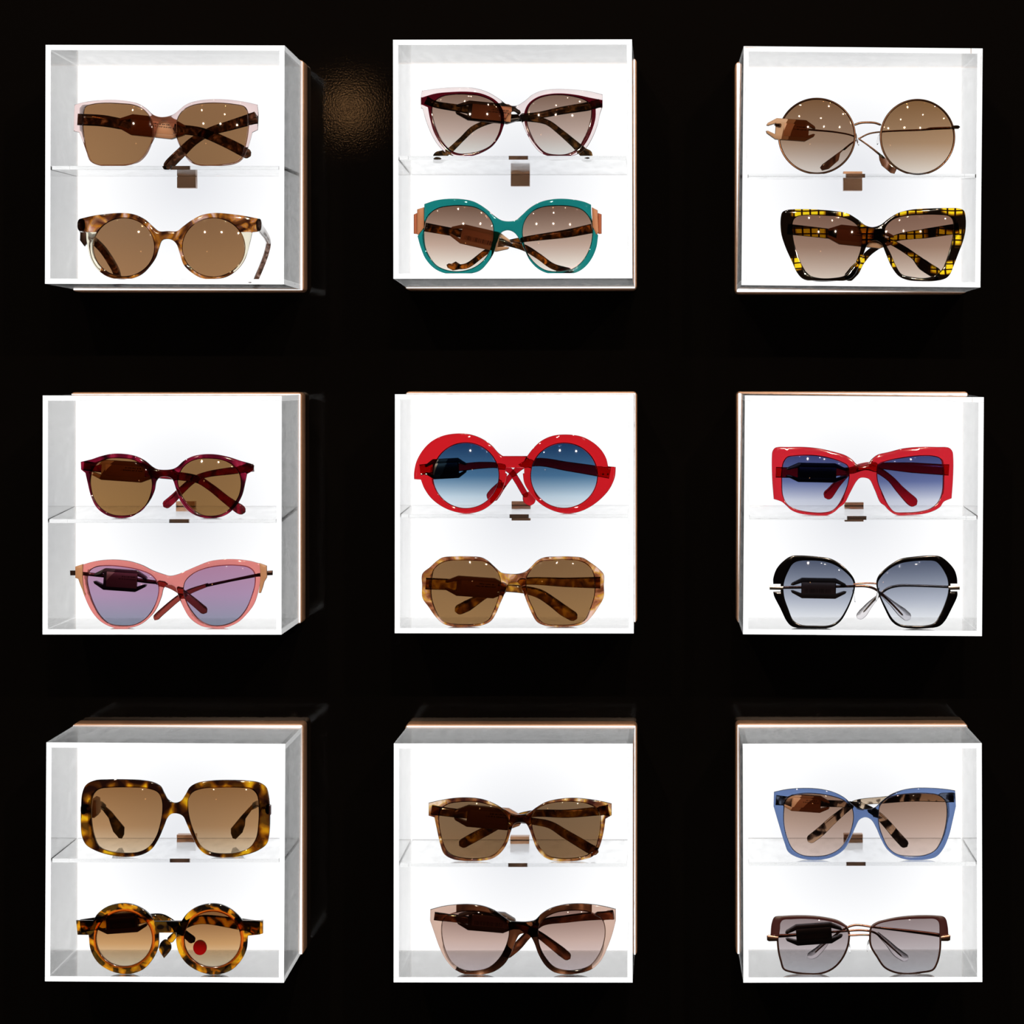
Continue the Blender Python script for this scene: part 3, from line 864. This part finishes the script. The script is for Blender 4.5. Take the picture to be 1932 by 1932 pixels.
# I: red round, asymmetric wings
m_red = clear('red_acetate', rgb(204, 28, 36), .02)
g = Pair('I', 'MM', 0, 'red round oversized sunglasses with blue fading lenses and pointed side wings', 935, 925)
o = [(228,640),(245,560),(290,480),(350,420),(430,380),(530,364),(620,370),(700,398),(770,445),(820,500),(850,522,1),(1020,522,1),(1060,470),(1120,415),(1200,380),(1300,371),(1400,385),(1480,425),(1540,480),(1575,540),(1588,594,1),(1642,598,1),(1635,670),(1600,750),(1540,820),(1460,880),(1380,915),(1290,925),(1200,905),(1110,855),(1040,780),(1000,710),(990,645,1),(1000,642,1),(998,604,1),(870,604,1),(868,640,1),(880,648,1),(865,710),(830,790),(770,860),(700,905),(610,925),(520,915),(430,880),(350,820),(300,750),(275,688,1),(228,685,1)]
hl, hr = circle(591,659,229,227, 24), circle(1279,659,231,225, 24)
g.frame([o, hl, hr], m_red)
lm = lens_mat('blue_fade_lens', [(0, rgb(226,236,240)), (.18, rgb(196,214,226)), (.5, rgb(72,112,146)), (1, rgb(24,52,88))])
g.lens(hl, lm); g.lens(hr, lm)
m_redd = clear('deep_red_acetate', rgb(176, 18, 30), .05)
m_redtip = clear('red_tip', rgb(206, 26, 38), .35)
t = g.bar('temple', [(270,620,38),(330,612,36),(560,600,28),(700,587,25),(820,590,20),(900,625,22),(950,695,22),(1000,780,22),(1020,810,22)], m_redd, tl1, tl1 + .004)
g.bar('temple_tip', [(1012,780,26),(1025,810,40),(1037,835,46),(1042,870,40)], m_redtip, tl1 + .005, tl1 + .006, parent=t)
t = g.bar('temple', [(1600,645,38),(1500,626,38),(1300,595,34),(1100,565,30),(990,590,24),(900,668,20),(830,752,26)], m_redd, .0125, tl2)
g.bar('temple_tip', [(850,715,30),(800,775,42),(770,815,44),(758,840,26)], m_redtip, tl2, tl2 + .001, parent=t)
g.tag(452, 610, 290, 142, -3, 'black', 'black', lx=-.02, thick=.007)

rivets(g, [(280, 652), (312, 652)], .0044); rivets(g, [(1552, 650), (1586, 650)], .0060)
# J: octagonal light tortoise
m_ltort = tortoise('rose_gold_tortoise', [(.38, rgb(104, 54, 32)), (.45, rgb(170, 108, 72)), (.50, rgb(160, 96, 66)), (.55, rgb(208, 152, 42)), (.63, rgb(232, 190, 172))], 62, seed=11, dist=1.5)
m_ltort2 = tortoise('brown_gold_tortoise', [(.36, rgb(60, 30, 12)), (.52, rgb(128, 74, 24)), (.68, rgb(204, 150, 50))], 90, seed=4)
g = Pair('J', 'MM', 1, 'octagonal rose and gold tortoiseshell sunglasses with plain brown lenses', 925, 940)
o = [(286,568),(340,520),(390,475),(430,452),(520,445),(620,445),(700,452),(745,475),(790,515),(840,558),(880,566),(960,566),(1010,550),(1050,515),(1090,475),(1140,452),(1230,446),(1330,446),(1410,455),(1460,485),(1520,530),(1557,572),(1558,650),(1557,730),(1520,800),(1470,870),(1420,915),(1350,935),(1250,940),(1150,932),(1090,905),(1055,850),(1020,770),(990,690),(965,640),(925,622),(890,635),(865,700),(830,780),(800,850),(765,900),(700,930),(600,940),(500,938),(430,915),(380,870),(330,800),(287,737),(284,650)]
hl = [(355,600),(370,540),(410,500),(460,480),(560,474),(650,476),(720,485),(780,520),(825,590),(832,660),(815,740),(785,820),(745,890),(680,915),(590,920),(500,915),(430,895),(385,830),(355,740),(350,660)]
hr = [(1015,640),(1020,590),(1060,530),(1110,487),(1200,475),(1300,472),(1390,480),(1440,505),(1480,560),(1492,640),(1488,720),(1460,810),(1420,890),(1350,918),(1250,925),(1150,915),(1100,880),(1065,810),(1030,730)]
g.frame([o, hl, hr], m_ltort)
lm = lens_mat('brown_lens_j', [(0, rgb(142,108,70)), (1, rgb(128,96,64))])
g.lens(hl, lm); g.lens(hr, lm)
g.bar('temple', [(310,636,42),(500,645,40),(700,662,32),(880,668,28),(1000,680,28),(1110,710,34),(1200,768,36),(1280,828,40),(1370,882,34)], m_ltort2, tl1, tl1 + .004)
g.bar('temple', [(1530,630,42),(1300,628,34),(1010,620,26),(860,650,22),(720,720,26),(600,792,40),(515,832,36)], m_ltort2, .0125, tl2)
g.tag(660, 660, 430, 140, 4, 'brown', 'tan', lx=.06)

# K: square red
m_cherry = clear('cherry_acetate', rgb(206, 38, 50), .08)
g = Pair('K', 'MR', 0, 'red square thick sunglasses with navy fading lenses', 955, 938)
o = [(320,530),(325,490),(345,465),(440,460),(550,460),(650,470),(750,492),(840,520),(885,550),(915,580),(955,590),(995,575),(1020,545),(1060,515),(1140,495),(1240,470),(1350,460),(1480,460),(1560,465),(1585,490),(1592,540),(1590,680),(1580,820,1),(1525,845),(1500,880),(1450,910),(1380,930),(1280,937),(1190,935),(1140,905),(1110,872,1),(1080,850),(1040,760),(1005,690),(980,678),(940,678),(915,700),(870,780),(830,855),(790,887,1),(760,915),(710,938),(620,938),(530,930),(460,905),(420,870),(390,845),(333,825,1),(322,680)]
hl = [(395,620),(405,570),(430,535),(480,525),(600,522),(700,535),(800,565),(850,595),(860,650),(850,720),(820,800),(780,870),(740,905),(680,918),(590,915),(490,895),(430,860),(400,800),(393,700)]
hr = [(1060,620),(1070,585),(1130,560),(1230,540),(1350,525),(1450,527),(1500,545),(1515,590),(1518,680),(1510,780),(1480,850),(1430,890),(1350,912),(1260,918),(1180,912),(1140,870),(1100,790),(1065,700)]
g.frame([o, hl, hr], m_cherry)
lm = lens_mat('navy_fade_lens', [(0, rgb(226,228,236)), (.22, rgb(204,208,222)), (.55, rgb(98,110,156)), (1, rgb(58,64,110))])
g.lens(hl, lm); g.lens(hr, lm)
g.bar('temple', [(350,638,38),(500,640,38),(860,628,26),(980,600,24),(1060,622,24),(1150,682,24),(1220,760,30),(1290,830,38),(1335,865,36)], m_redd, tl1, tl1 + .004)
g.bar('temple', [(1560,622,40),(1300,605,38),(1090,592,24),(960,585,14),(880,622,18),(780,718,26),(720,790,36),(690,815,38)], m_redd, .0125, tl2)
g.tag(635, 640, 430, 136, 1, 'black', 'black', lx=.02)

# L: black butterfly with thin inner rims
m_black = plastic('black_acetate', rgb(5, 4, 5), .12, .3)
g = Pair('L', 'MR', 1, 'black butterfly sunglasses with silver side bars and grey fading lenses', 978, 951, wrap=.004)
ol = [(330,600),(355,530),(410,470),(460,442),(520,438),(630,445),(730,460),(790,490),(850,540),(895,600),(905,640),(890,720),(850,820),(800,900),(740,940),(640,952),(540,950),(460,935),(425,900),(380,810),(335,720),(330,692,1),(382,692,1),(382,638,1),(330,638,1)]
hl = [(402,660),(412,605),(435,550),(465,500),(500,480),(600,474),(700,484),(770,510),(840,560),(885,612),(894,650),(880,720),(840,815),(790,890),(730,925),(620,930),(520,922),(470,890),(435,810),(408,730)]
orr = [(1620,636,1),(1618,600),(1600,540),(1550,480),(1500,445),(1450,438),(1330,445),(1230,460),(1170,490),(1110,535),(1065,585),(1052,630),(1065,700),(1110,810),(1160,900),(1210,935),(1300,951),(1400,949),(1490,935),(1530,900),(1580,810),(1620,720),(1620,690,1),(1572,690,1),(1572,636,1)]
hr = [(1557,650),(1550,600),(1530,555),(1500,510),(1465,480),(1400,474),(1300,480),(1220,495),(1150,530),(1090,585),(1064,630),(1075,700),(1120,800),(1170,885),(1220,920),(1310,930),(1400,928),(1460,910),(1500,850),(1535,770),(1555,700)]
g.frame([ol, hl], m_black, bevel=.0004); g.frame([orr, hr], m_black, bevel=.0004)
lm = lens_mat('grey_fade_lens', L3((78,86,106),(166,172,186),(238,240,242),.42))
g.lens(hl, lm, grow=.5); g.lens(hr, lm, grow=.5)
g.bar('bridge', [(892,640,6),(930,636,6),(980,633,6),(1030,634,6),(1066,638,6)], METAL['rose'], 0, ht=.0009)
g.slab('end_piece', [(304,650,1),(400,654,1),(400,680,1),(304,678,1)], METAL['silver'], .0022, .003)
g.slab('end_piece', [(1558,652,1),(1637,646,1),(1637,678,1),(1558,680,1)], METAL['silver'], .0022, .003)
m_tipc = clear('clear_tip', rgb(232, 228, 230), .02)
t = g.bar('temple', [(330,665,10),(650,660,10),(860,655,9),(980,655,9),(1040,672,9),(1090,710,8),(1160,775,7),(1240,860,6)], METAL['rose'], tl1, tl1 + .004, ht=.0007)
g.bar('temple_tip', [(1080,702,12),(1160,772,20),(1230,835,34),(1290,885,32)], m_tipc, tl1 + .003, tl1 + .005, parent=t)
t = g.bar('temple', [(1630,662,10),(1310,650,9),(1200,652,10),(1130,672,10),(1050,738,8),(960,838,6)], METAL['silver'], .013, tl2, ht=.0007)
g.bar('temple_tip', [(1070,720,12),(1010,780,22),(960,840,32),(920,880,26)], m_tipc, tl2 - .001, tl2 + .001, parent=t)
g.pad(896, 722, 8, 46, 10); g.pad(1062, 712, 8, 50, -12)
g.tag(648, 668, 390, 142, 1, 'dark', 'grey', marks='bars')

# M: big square tortoise, temples open
m_leop = tortoise('brown_yellow_tortoise', [(.45, rgb(30, 11, 6)), (.535, rgb(100, 48, 10)), (.605, rgb(190, 120, 14)), (.67, rgb(226, 172, 24))], 112, seed=15, dist=.3, detail=.5)
m_leopd = tortoise('dark_olive_tortoise', [(.42, rgb(34, 24, 12)), (.60, rgb(84, 60, 28)), (.7, rgb(120, 84, 36))], 120, seed=4, dist=.5)
g = Pair('M', 'BL', 0, 'big square brown and yellow tortoiseshell sunglasses with open temples', 935, 968, d0=.010)
o = [(322,640),(330,550),(355,495),(410,467),(500,460),(620,460),(720,465),(790,478),(840,505),(865,550),(890,592),(930,612),(970,600),(1000,560),(1030,510),(1080,482),(1180,467),(1290,464),(1400,468),(1480,480),(1525,510),(1542,560),(1552,680),(1545,830),(1530,880),(1480,920),(1400,950),(1300,968),(1200,966),(1130,945),(1085,905),(1045,830),(1010,750),(985,700),(950,683),(910,685),(885,710),(860,770),(820,860),(780,915),(720,950),(620,965),(520,955),(420,925),(355,885),(328,830),(320,740)]
hl = [(392,620),(405,560),(440,525),(520,514),(640,513),(750,520),(820,545),(845,590),(850,660),(838,740),(810,830),(765,895),(700,930),(600,938),(500,925),(440,895),(410,830),(393,740)]
hr = [(1018,640),(1020,590),(1050,545),(1110,522),(1220,515),(1350,515),(1430,525),(1465,560),(1477,640),(1475,740),(1460,840),(1420,900),(1350,932),(1250,942),(1160,930),(1100,890),(1060,810),(1030,720)]
g.frame([o, hl, hr], m_leop, thick=.004)
lm = lens_mat('amber_fade_lens', L3((140,100,62),(172,132,92),(218,196,166),.42))
g.lens(hl, lm); g.lens(hr, lm)
t = g.bar('temple', [(336,655,34,.016),(360,650,32,.040),(400,638,30,.066),(440,622,24,.084),(468,640,22,.090)], m_leopd, ht=.0022, nrm=X, absdepth=True, ends=(False, False))
g.slab('temple_tip', [(430,610,1),(462,620,1),(520,670,1),(552,710,1),(604,772,1),(602,818,1),(588,846,1),(568,844,1),(530,800,1),(512,750,1),(500,712,1),(462,662,1),(430,644,1)], m_leopd, .082, .0026, .0006, parent=t)
t = g.bar('temple', [(1538,655,34,.016),(1524,648,32,.040),(1502,634,30,.066),(1476,618,22,.084),(1450,630,22,.090)], m_leopd, ht=.0022, nrm=X, absdepth=True, ends=(False, False))
g.slab('temple_tip', [(1482,600,1),(1450,606,1),(1408,650,1),(1362,700,1),(1296,780,1),(1296,812,1),(1308,844,1),(1328,850,1),(1372,806,1),(1388,760,1),(1392,716,1),(1432,660,1),(1482,636,1)], m_leopd, .082, .0026, .0006, parent=t)
g.slab('hinge_cover', [(1546,628,1),(1556,630,1),(1556,690,1),(1546,692,1)], METAL['plum'], .006, .008)
t = g.slab('security_tag', [(392,590,1),(408,578,1),(432,588,1),(436,680,1),(420,702,1),(396,700,1)], TAG['tan'], .050, .022, .0012)

# N: round amber leopard with orange inner rims
m_amb = tortoise('amber_leopard', [(.47, rgb(22, 14, 9)), (.495, rgb(126, 66, 14)), (.54, rgb(186, 106, 18)), (.64, rgb(232, 168, 28))], 105, seed=21, dist=.8, detail=.5)
m_orange = clear('orange_inner_rim', rgb(200, 92, 20), .1)
g = Pair('N', 'BL', 1, 'small round amber leopard sunglasses with orange inner rims and block corners', 895, 899, wrap=.003, lean=.03)
o = [(290,548,1),(402,548,1),(430,505),(490,460),(570,438),(640,440),(710,465),(765,505),(802,552,1),(975,552,1),(1010,505),(1070,462),(1150,440),(1220,442),(1290,470),(1340,510),(1372,548,1),(1486,550,1),(1486,640,1),(1408,648,1),(1400,730),(1370,800),(1310,865),(1240,895),(1170,900),(1090,880),(1010,830),(960,760),(942,690),(942,628,1),(830,628,1),(825,720),(790,800),(730,865),(650,895),(580,895),(500,870),(430,820),(385,740),(372,643,1),(300,642,1)]
hl, hr = circle(603,668,181,177, 24), circle(1177,671,183,179, 24)
g.frame([o, hl, hr], [m_amb, m_orange], regions=[(circle(603,668,200,194, 24), 1), (circle(1177,671,203,194, 24), 1)], thick=.0045)
lm = lens_mat('amber_brown_fade_lens', L3((124,82,48),(192,148,100),(232,214,184),.42))
g.lens(hl, lm); g.lens(hr, lm)
g.slab('end_cap', [(1488,550,1),(1506,550,1),(1506,632,1),(1488,636,1)], m_amb, .005, .007)
t = g.bar('temple', [(320,585,42),(500,560,40),(700,545,30),(780,530,24),(850,532,24),(930,580,24),(1000,640,24),(1060,690,30)], m_amb, tl1, tl1 + .004)
d = g.slab('temple_tip', [(1095 + 44 * math.cos(a * math.pi / 12), 726 + 49 * math.sin(a * math.pi / 12)) for a in range(24)], clear('red_disc', rgb(196, 18, 30), .35), tl1 + .005, .003, parent=t, step=6)
d['label'] = 'round red temple tip'
t = g.bar('temple', [(1470,590,40),(1340,572,38),(1100,545,30),(1000,580,24),(930,645,20),(890,690,26)], m_amb, .0125, tl2)
g.slab('temple_tip', [(850,682),(872,672),(905,700),(908,735),(880,775),(862,794,1),(842,765),(828,735),(834,705)], m_amb, tl2, .003, parent=t, step=8)
g.tag(590, 565, 330, 128, -4, 'dark', 'black', marks='', lw=.5)

rivets(g, [(344, 597), (374, 597)], .0042); rivets(g, [(1410, 600)], .0042)
# O: gold and rose tortoise, soft square
m_otort = tortoise('gold_rose_tortoise', [(.38, rgb(60, 28, 24)), (.45, rgb(126, 74, 40)), (.50, rgb(146, 88, 60)), (.55, rgb(206, 152, 40)), (.61, rgb(238, 210, 184))], 66, seed=31, dist=1.6)
m_odark = tortoise('dark_gold_tortoise', [(.36, rgb(46, 22, 10)), (.56, rgb(110, 62, 22)), (.7, rgb(190, 134, 40))], 100, seed=6)
g = Pair('O', 'BM', 0, 'soft square mottled gold and mauve sunglasses with plain brown lenses', 972, 1055)
o = [(330,645,1),(420,625),(520,610),(620,608),(710,620),(790,650),(860,690),(920,722),(975,727),(1030,715),(1080,680),(1150,640),(1240,618),(1350,610),(1460,620),(1550,635),(1613,650,1),(1613,732,1),(1570,757,1),(1560,830),(1545,900),(1520,970),(1480,1020),(1410,1045),(1310,1055),(1210,1052),(1140,1025),(1090,970),(1060,900),(1035,830),(1010,790),(970,782),(930,795),(905,850),(880,930),(840,990),(780,1035),(690,1052),(580,1052),(500,1040),(440,1005),(410,930),(390,840),(370,747,1),(330,735,1)]
hl = [(405,740),(420,690),(470,655),(560,640),(660,640),(750,660),(830,690),(880,740),(888,800),(870,890),(830,965),(770,1015),(690,1032),(590,1032),(510,1015),(460,980),(430,910),(410,820)]
hr = [(1055,740),(1080,700),(1140,662),(1230,642),(1340,638),(1440,652),(1510,690),(1530,740),(1530,820),(1515,900),(1490,970),(1440,1010),(1350,1030),(1250,1032),(1170,1015),(1120,970),(1080,890),(1057,810)]
g.frame([o, hl, hr], m_otort)
lm = lens_mat('brown_lens_o', [(0, rgb(132,102,72)), (1, rgb(122,96,70))])
g.lens(hl, lm); g.lens(hr, lm)
g.bar('temple', [(350,695,34),(520,718,32),(880,750,28),(1060,775,25),(1180,800,27),(1280,860,32),(1380,920,35),(1480,978,36),(1520,992,30)], m_odark, tl1, tl1 + .004)
g.bar('temple', [(1590,695,34),(1500,705,32),(1300,722,30),(1060,722,25),(900,765,26),(730,845,34),(640,892,36),(545,945,34)], m_odark, .0125, tl2)
g.tag(745, 748, 470, 150, 5, 'brown', 'tan', lx=.03)

# P: brown streaked with taupe corners
m_brown = tortoise('brown_streak_acetate', [(.40, rgb(34, 16, 10)), (.54, rgb(76, 40, 22)), (.62, rgb(140, 84, 52)), (.70, rgb(226, 176, 140))], 48, seed=8, stretch=(1, 1, .6), dist=.8)
m_taupe = clear('taupe_acetate', rgb(206, 174, 158), .06)
g = Pair('P', 'BM', 1, 'brown streaked cat-eye sunglasses with pale taupe corners', 1000, 972)
o = [(342,515,1),(430,492),(530,480),(620,478),(710,490),(790,520),(850,560),(900,592),(960,600),(1020,600),(1075,588),(1120,545),(1180,508),(1270,482),(1370,473),(1470,478),(1560,492),(1642,512,1),(1642,592,1),(1620,680),(1580,790),(1540,870),(1480,930),(1400,960),(1300,970),(1210,955),(1150,910),(1100,830),(1070,750),(1045,705),(1015,685),(970,690),(940,740),(910,820),(860,900),(790,950),(710,970),(600,972),(520,940),(460,880),(410,790),(370,680),(340,592,1)]
hl = [(425,640),(435,590),(480,555),(560,532),(660,528),(760,545),(840,580),(885,620),(892,680),(870,770),(820,860),(750,920),(660,943),(570,935),(500,890),(450,800),(428,710)]
hr = [(1098,680),(1110,620),(1150,575),(1220,540),(1320,525),(1420,528),(1500,555),(1545,590),(1562,650),(1555,740),(1520,830),(1460,905),(1380,935),(1290,940),(1210,915),(1150,850),(1110,770)]
g.frame([o, hl, hr], [m_brown, m_taupe], regions=[([(330,460,1),(524,460,1),(524,985,1),(330,985,1)], 1), ([(1473,460,1),(1655,460,1),(1655,985,1),(1473,985,1)], 1)])
lm = lens_mat('mauve_fade_lens', L3((132,102,92),(190,164,154),(218,204,206),.5))
g.lens(hl, lm); g.lens(hr, lm)
m_bt = tortoise('dark_brown_acetate', [(.38, rgb(40, 18, 10)), (.62, rgb(98, 48, 26)), (.75, rgb(150, 84, 50))], 80, seed=3)
g.bar('temple', [(370,562,30),(600,590,28),(870,628,24),(1000,640,24),(1100,692,26),(1180,750,30),(1260,812,34),(1322,862,30)], m_bt, tl1, tl1 + .004)
g.bar('temple', [(1620,555,32),(1450,565,30),(1300,582,28),(1120,612,24),(1020,700,28),(950,775,32),(860,845,34)], m_bt, .0125, tl2)
g.tag(735, 598, 410, 140, 5, 'dark', 'grey', marks='', lx=.05)

# Q: transparent blue
m_blue = clear('blue_acetate', rgb(104, 126, 172), .02)
m_bwt = tortoise('black_cream_tortoise', [(.44, rgb(22, 16, 14)), (.50, rgb(70, 56, 46)), (.54, rgb(206, 184, 158))], 110, seed=13, dist=.8, detail=.5)
g = Pair('Q', 'BR', 0, 'transparent blue square sunglasses with black and cream temples', 975, 1048)
o = [(335,570,1),(420,552),(530,543),(650,548),(750,570),(830,610),(880,655),(920,682),(980,690),(1040,680),(1090,635),(1150,590),(1230,558),(1330,542),(1440,542),(1540,550),(1605,560,1),(1610,670,1),(1590,760),(1560,880),(1520,970),(1470,1025),(1390,1045),(1290,1048),(1200,1025),(1130,975),(1085,900),(1050,820),(1015,765),(975,748),(935,765),(905,820),(870,900),(830,970),(760,1020),(670,1045),(570,1045),(490,1025),(435,990),(410,930),(370,800),(332,670,1)]
hl = [(408,690),(415,640),(450,605),(530,585),(630,585),(730,600),(820,630),(875,675),(890,740),(875,830),(840,910),(790,970),(710,1010),(620,1020),(530,1010),(470,970),(430,890),(408,790)]
hr = [(1070,730),(1080,670),(1120,625),(1190,598),(1290,585),(1400,583),(1490,598),(1535,640),(1545,710),(1535,810),(1505,910),(1460,980),(1390,1012),(1290,1018),(1200,1005),(1140,960),(1095,870),(1072,790)]
g.frame([o, hl, hr], m_blue)
lm = lens_mat('warm_fade_lens', L3((136,106,88),(184,156,140),(220,200,190),.48))
g.lens(hl, lm); g.lens(hr, lm)
g.bar('temple', [(350,628,36),(500,640,30),(680,650,25),(850,658,24),(960,672,22),(1060,730,26),(1130,800,30),(1190,870,32),(1268,955,32)], m_bwt, tl1, tl1 + .004)
g.bar('temple', [(1590,610,34),(1480,610,32),(1300,610,30),(1100,628,25),(900,652,22),(830,700,24),(740,775,30),(660,850,34),(572,918,32)], m_bwt, .0125, tl2)
g.tag(560, 650, 330, 116, 4, 'brown', 'tan', lx=0, lw=.55)

# R: thin metal with brown brow wings
m_plum = plastic('plum_brown_acetate', rgb(70, 34, 36), .3)
g = Pair('R', 'BR', 1, 'thin metal sunglasses with plum brow wings and pale grey lenses', 940, 960, wrap=.004)
hl = [(372,640),(374,596),(395,572),(460,566),(550,563),(660,570),(760,590),(830,620),(860,665),(860,730),(840,800),(800,870),(740,925),(660,955),(560,957),(460,945),(405,925),(385,870),(367,790),(362,700)]
hr = [(1010,680),(1020,630),(1060,600),(1150,578),(1260,566),(1380,562),(1465,566),(1495,590),(1502,690),(1500,790),(1480,880),(1450,930),(1370,947),(1270,957),(1180,945),(1110,910),(1060,840),(1015,760)]
lm = lens_mat('pale_grey_fade_lens', L3((138,122,122),(172,162,164),(206,206,212),.5))
g.lens(hl, lm, grow=0); g.rim(hl, METAL['rose'], 1.9)
g.plate('brow_wing', [[(311,685,1),(318,610),(332,568),(345,556),(400,551),(480,547),(600,549),(700,561),(790,584),(850,622,1),(840,632,1),(760,597),(660,577),(550,570),(460,573),(398,579),(381,600),(377,640),(372,686,1)]], m_plum, thick=.003, bevel=.0003)
g.lens(hr, lm, grow=0); g.rim(hr, METAL['rose'], 1.9)
g.plate('brow_wing', [[(1558,684,1),(1552,620),(1540,572),(1524,556),(1480,549),(1370,546),(1240,554),(1140,571),(1050,598),(1018,622,1),(1024,636,1),(1064,608),(1150,586),(1260,574),(1380,570),(1465,573),(1489,594),(1497,686,1)]], m_plum, thick=.003, bevel=.0003)
g.bar('bridge', [(858,688,7),(900,686,7),(940,684,7),(980,684,7),(1014,686,7)], METAL['rose'], .0008, ht=.0009)
g.slab('end_piece', [(285,690,1),(300,684,1),(366,694,1),(366,726,1),(300,728,1),(286,720,1)], METAL['rose'], .003, .003)
g.slab('end_piece', [(1503,694,1),(1560,682,1),(1572,688,1),(1570,720,1),(1555,726,1),(1503,726,1)], METAL['rose'], .003, .003)
t = g.bar('temple', [(340,692,14),(430,688,12),(800,660,8),(960,652,8),(1040,668,8),(1110,724,7),(1170,780,6),(1232,836,5)], METAL['rose'], tl1, tl1 + .004, ht=.0007)
g.bar('temple_tip', [(1060,672,12),(1130,738,20),(1200,810,32),(1275,858,28)], m_tipc, tl1 + .003, tl1 + .005, parent=t)
t = g.bar('temple', [(1550,700,14),(1480,684,14),(1300,660,12),(1050,632,8),(900,616,8),(820,648,8),(740,705,7),(622,808,5)], METAL['rose'], .013, tl2, ht=.0007)
g.bar('temple_tip', [(730,700,14),(680,760,24),(620,815,32),(570,840,24)], m_tipc, tl2 - .001, tl2 + .001, parent=t)
g.pad(862, 770, 9, 44, 8); g.pad(996, 756, 9, 44, -10)
g.tag(615, 676, 400, 142, -4, 'black', 'black', marks='bars')
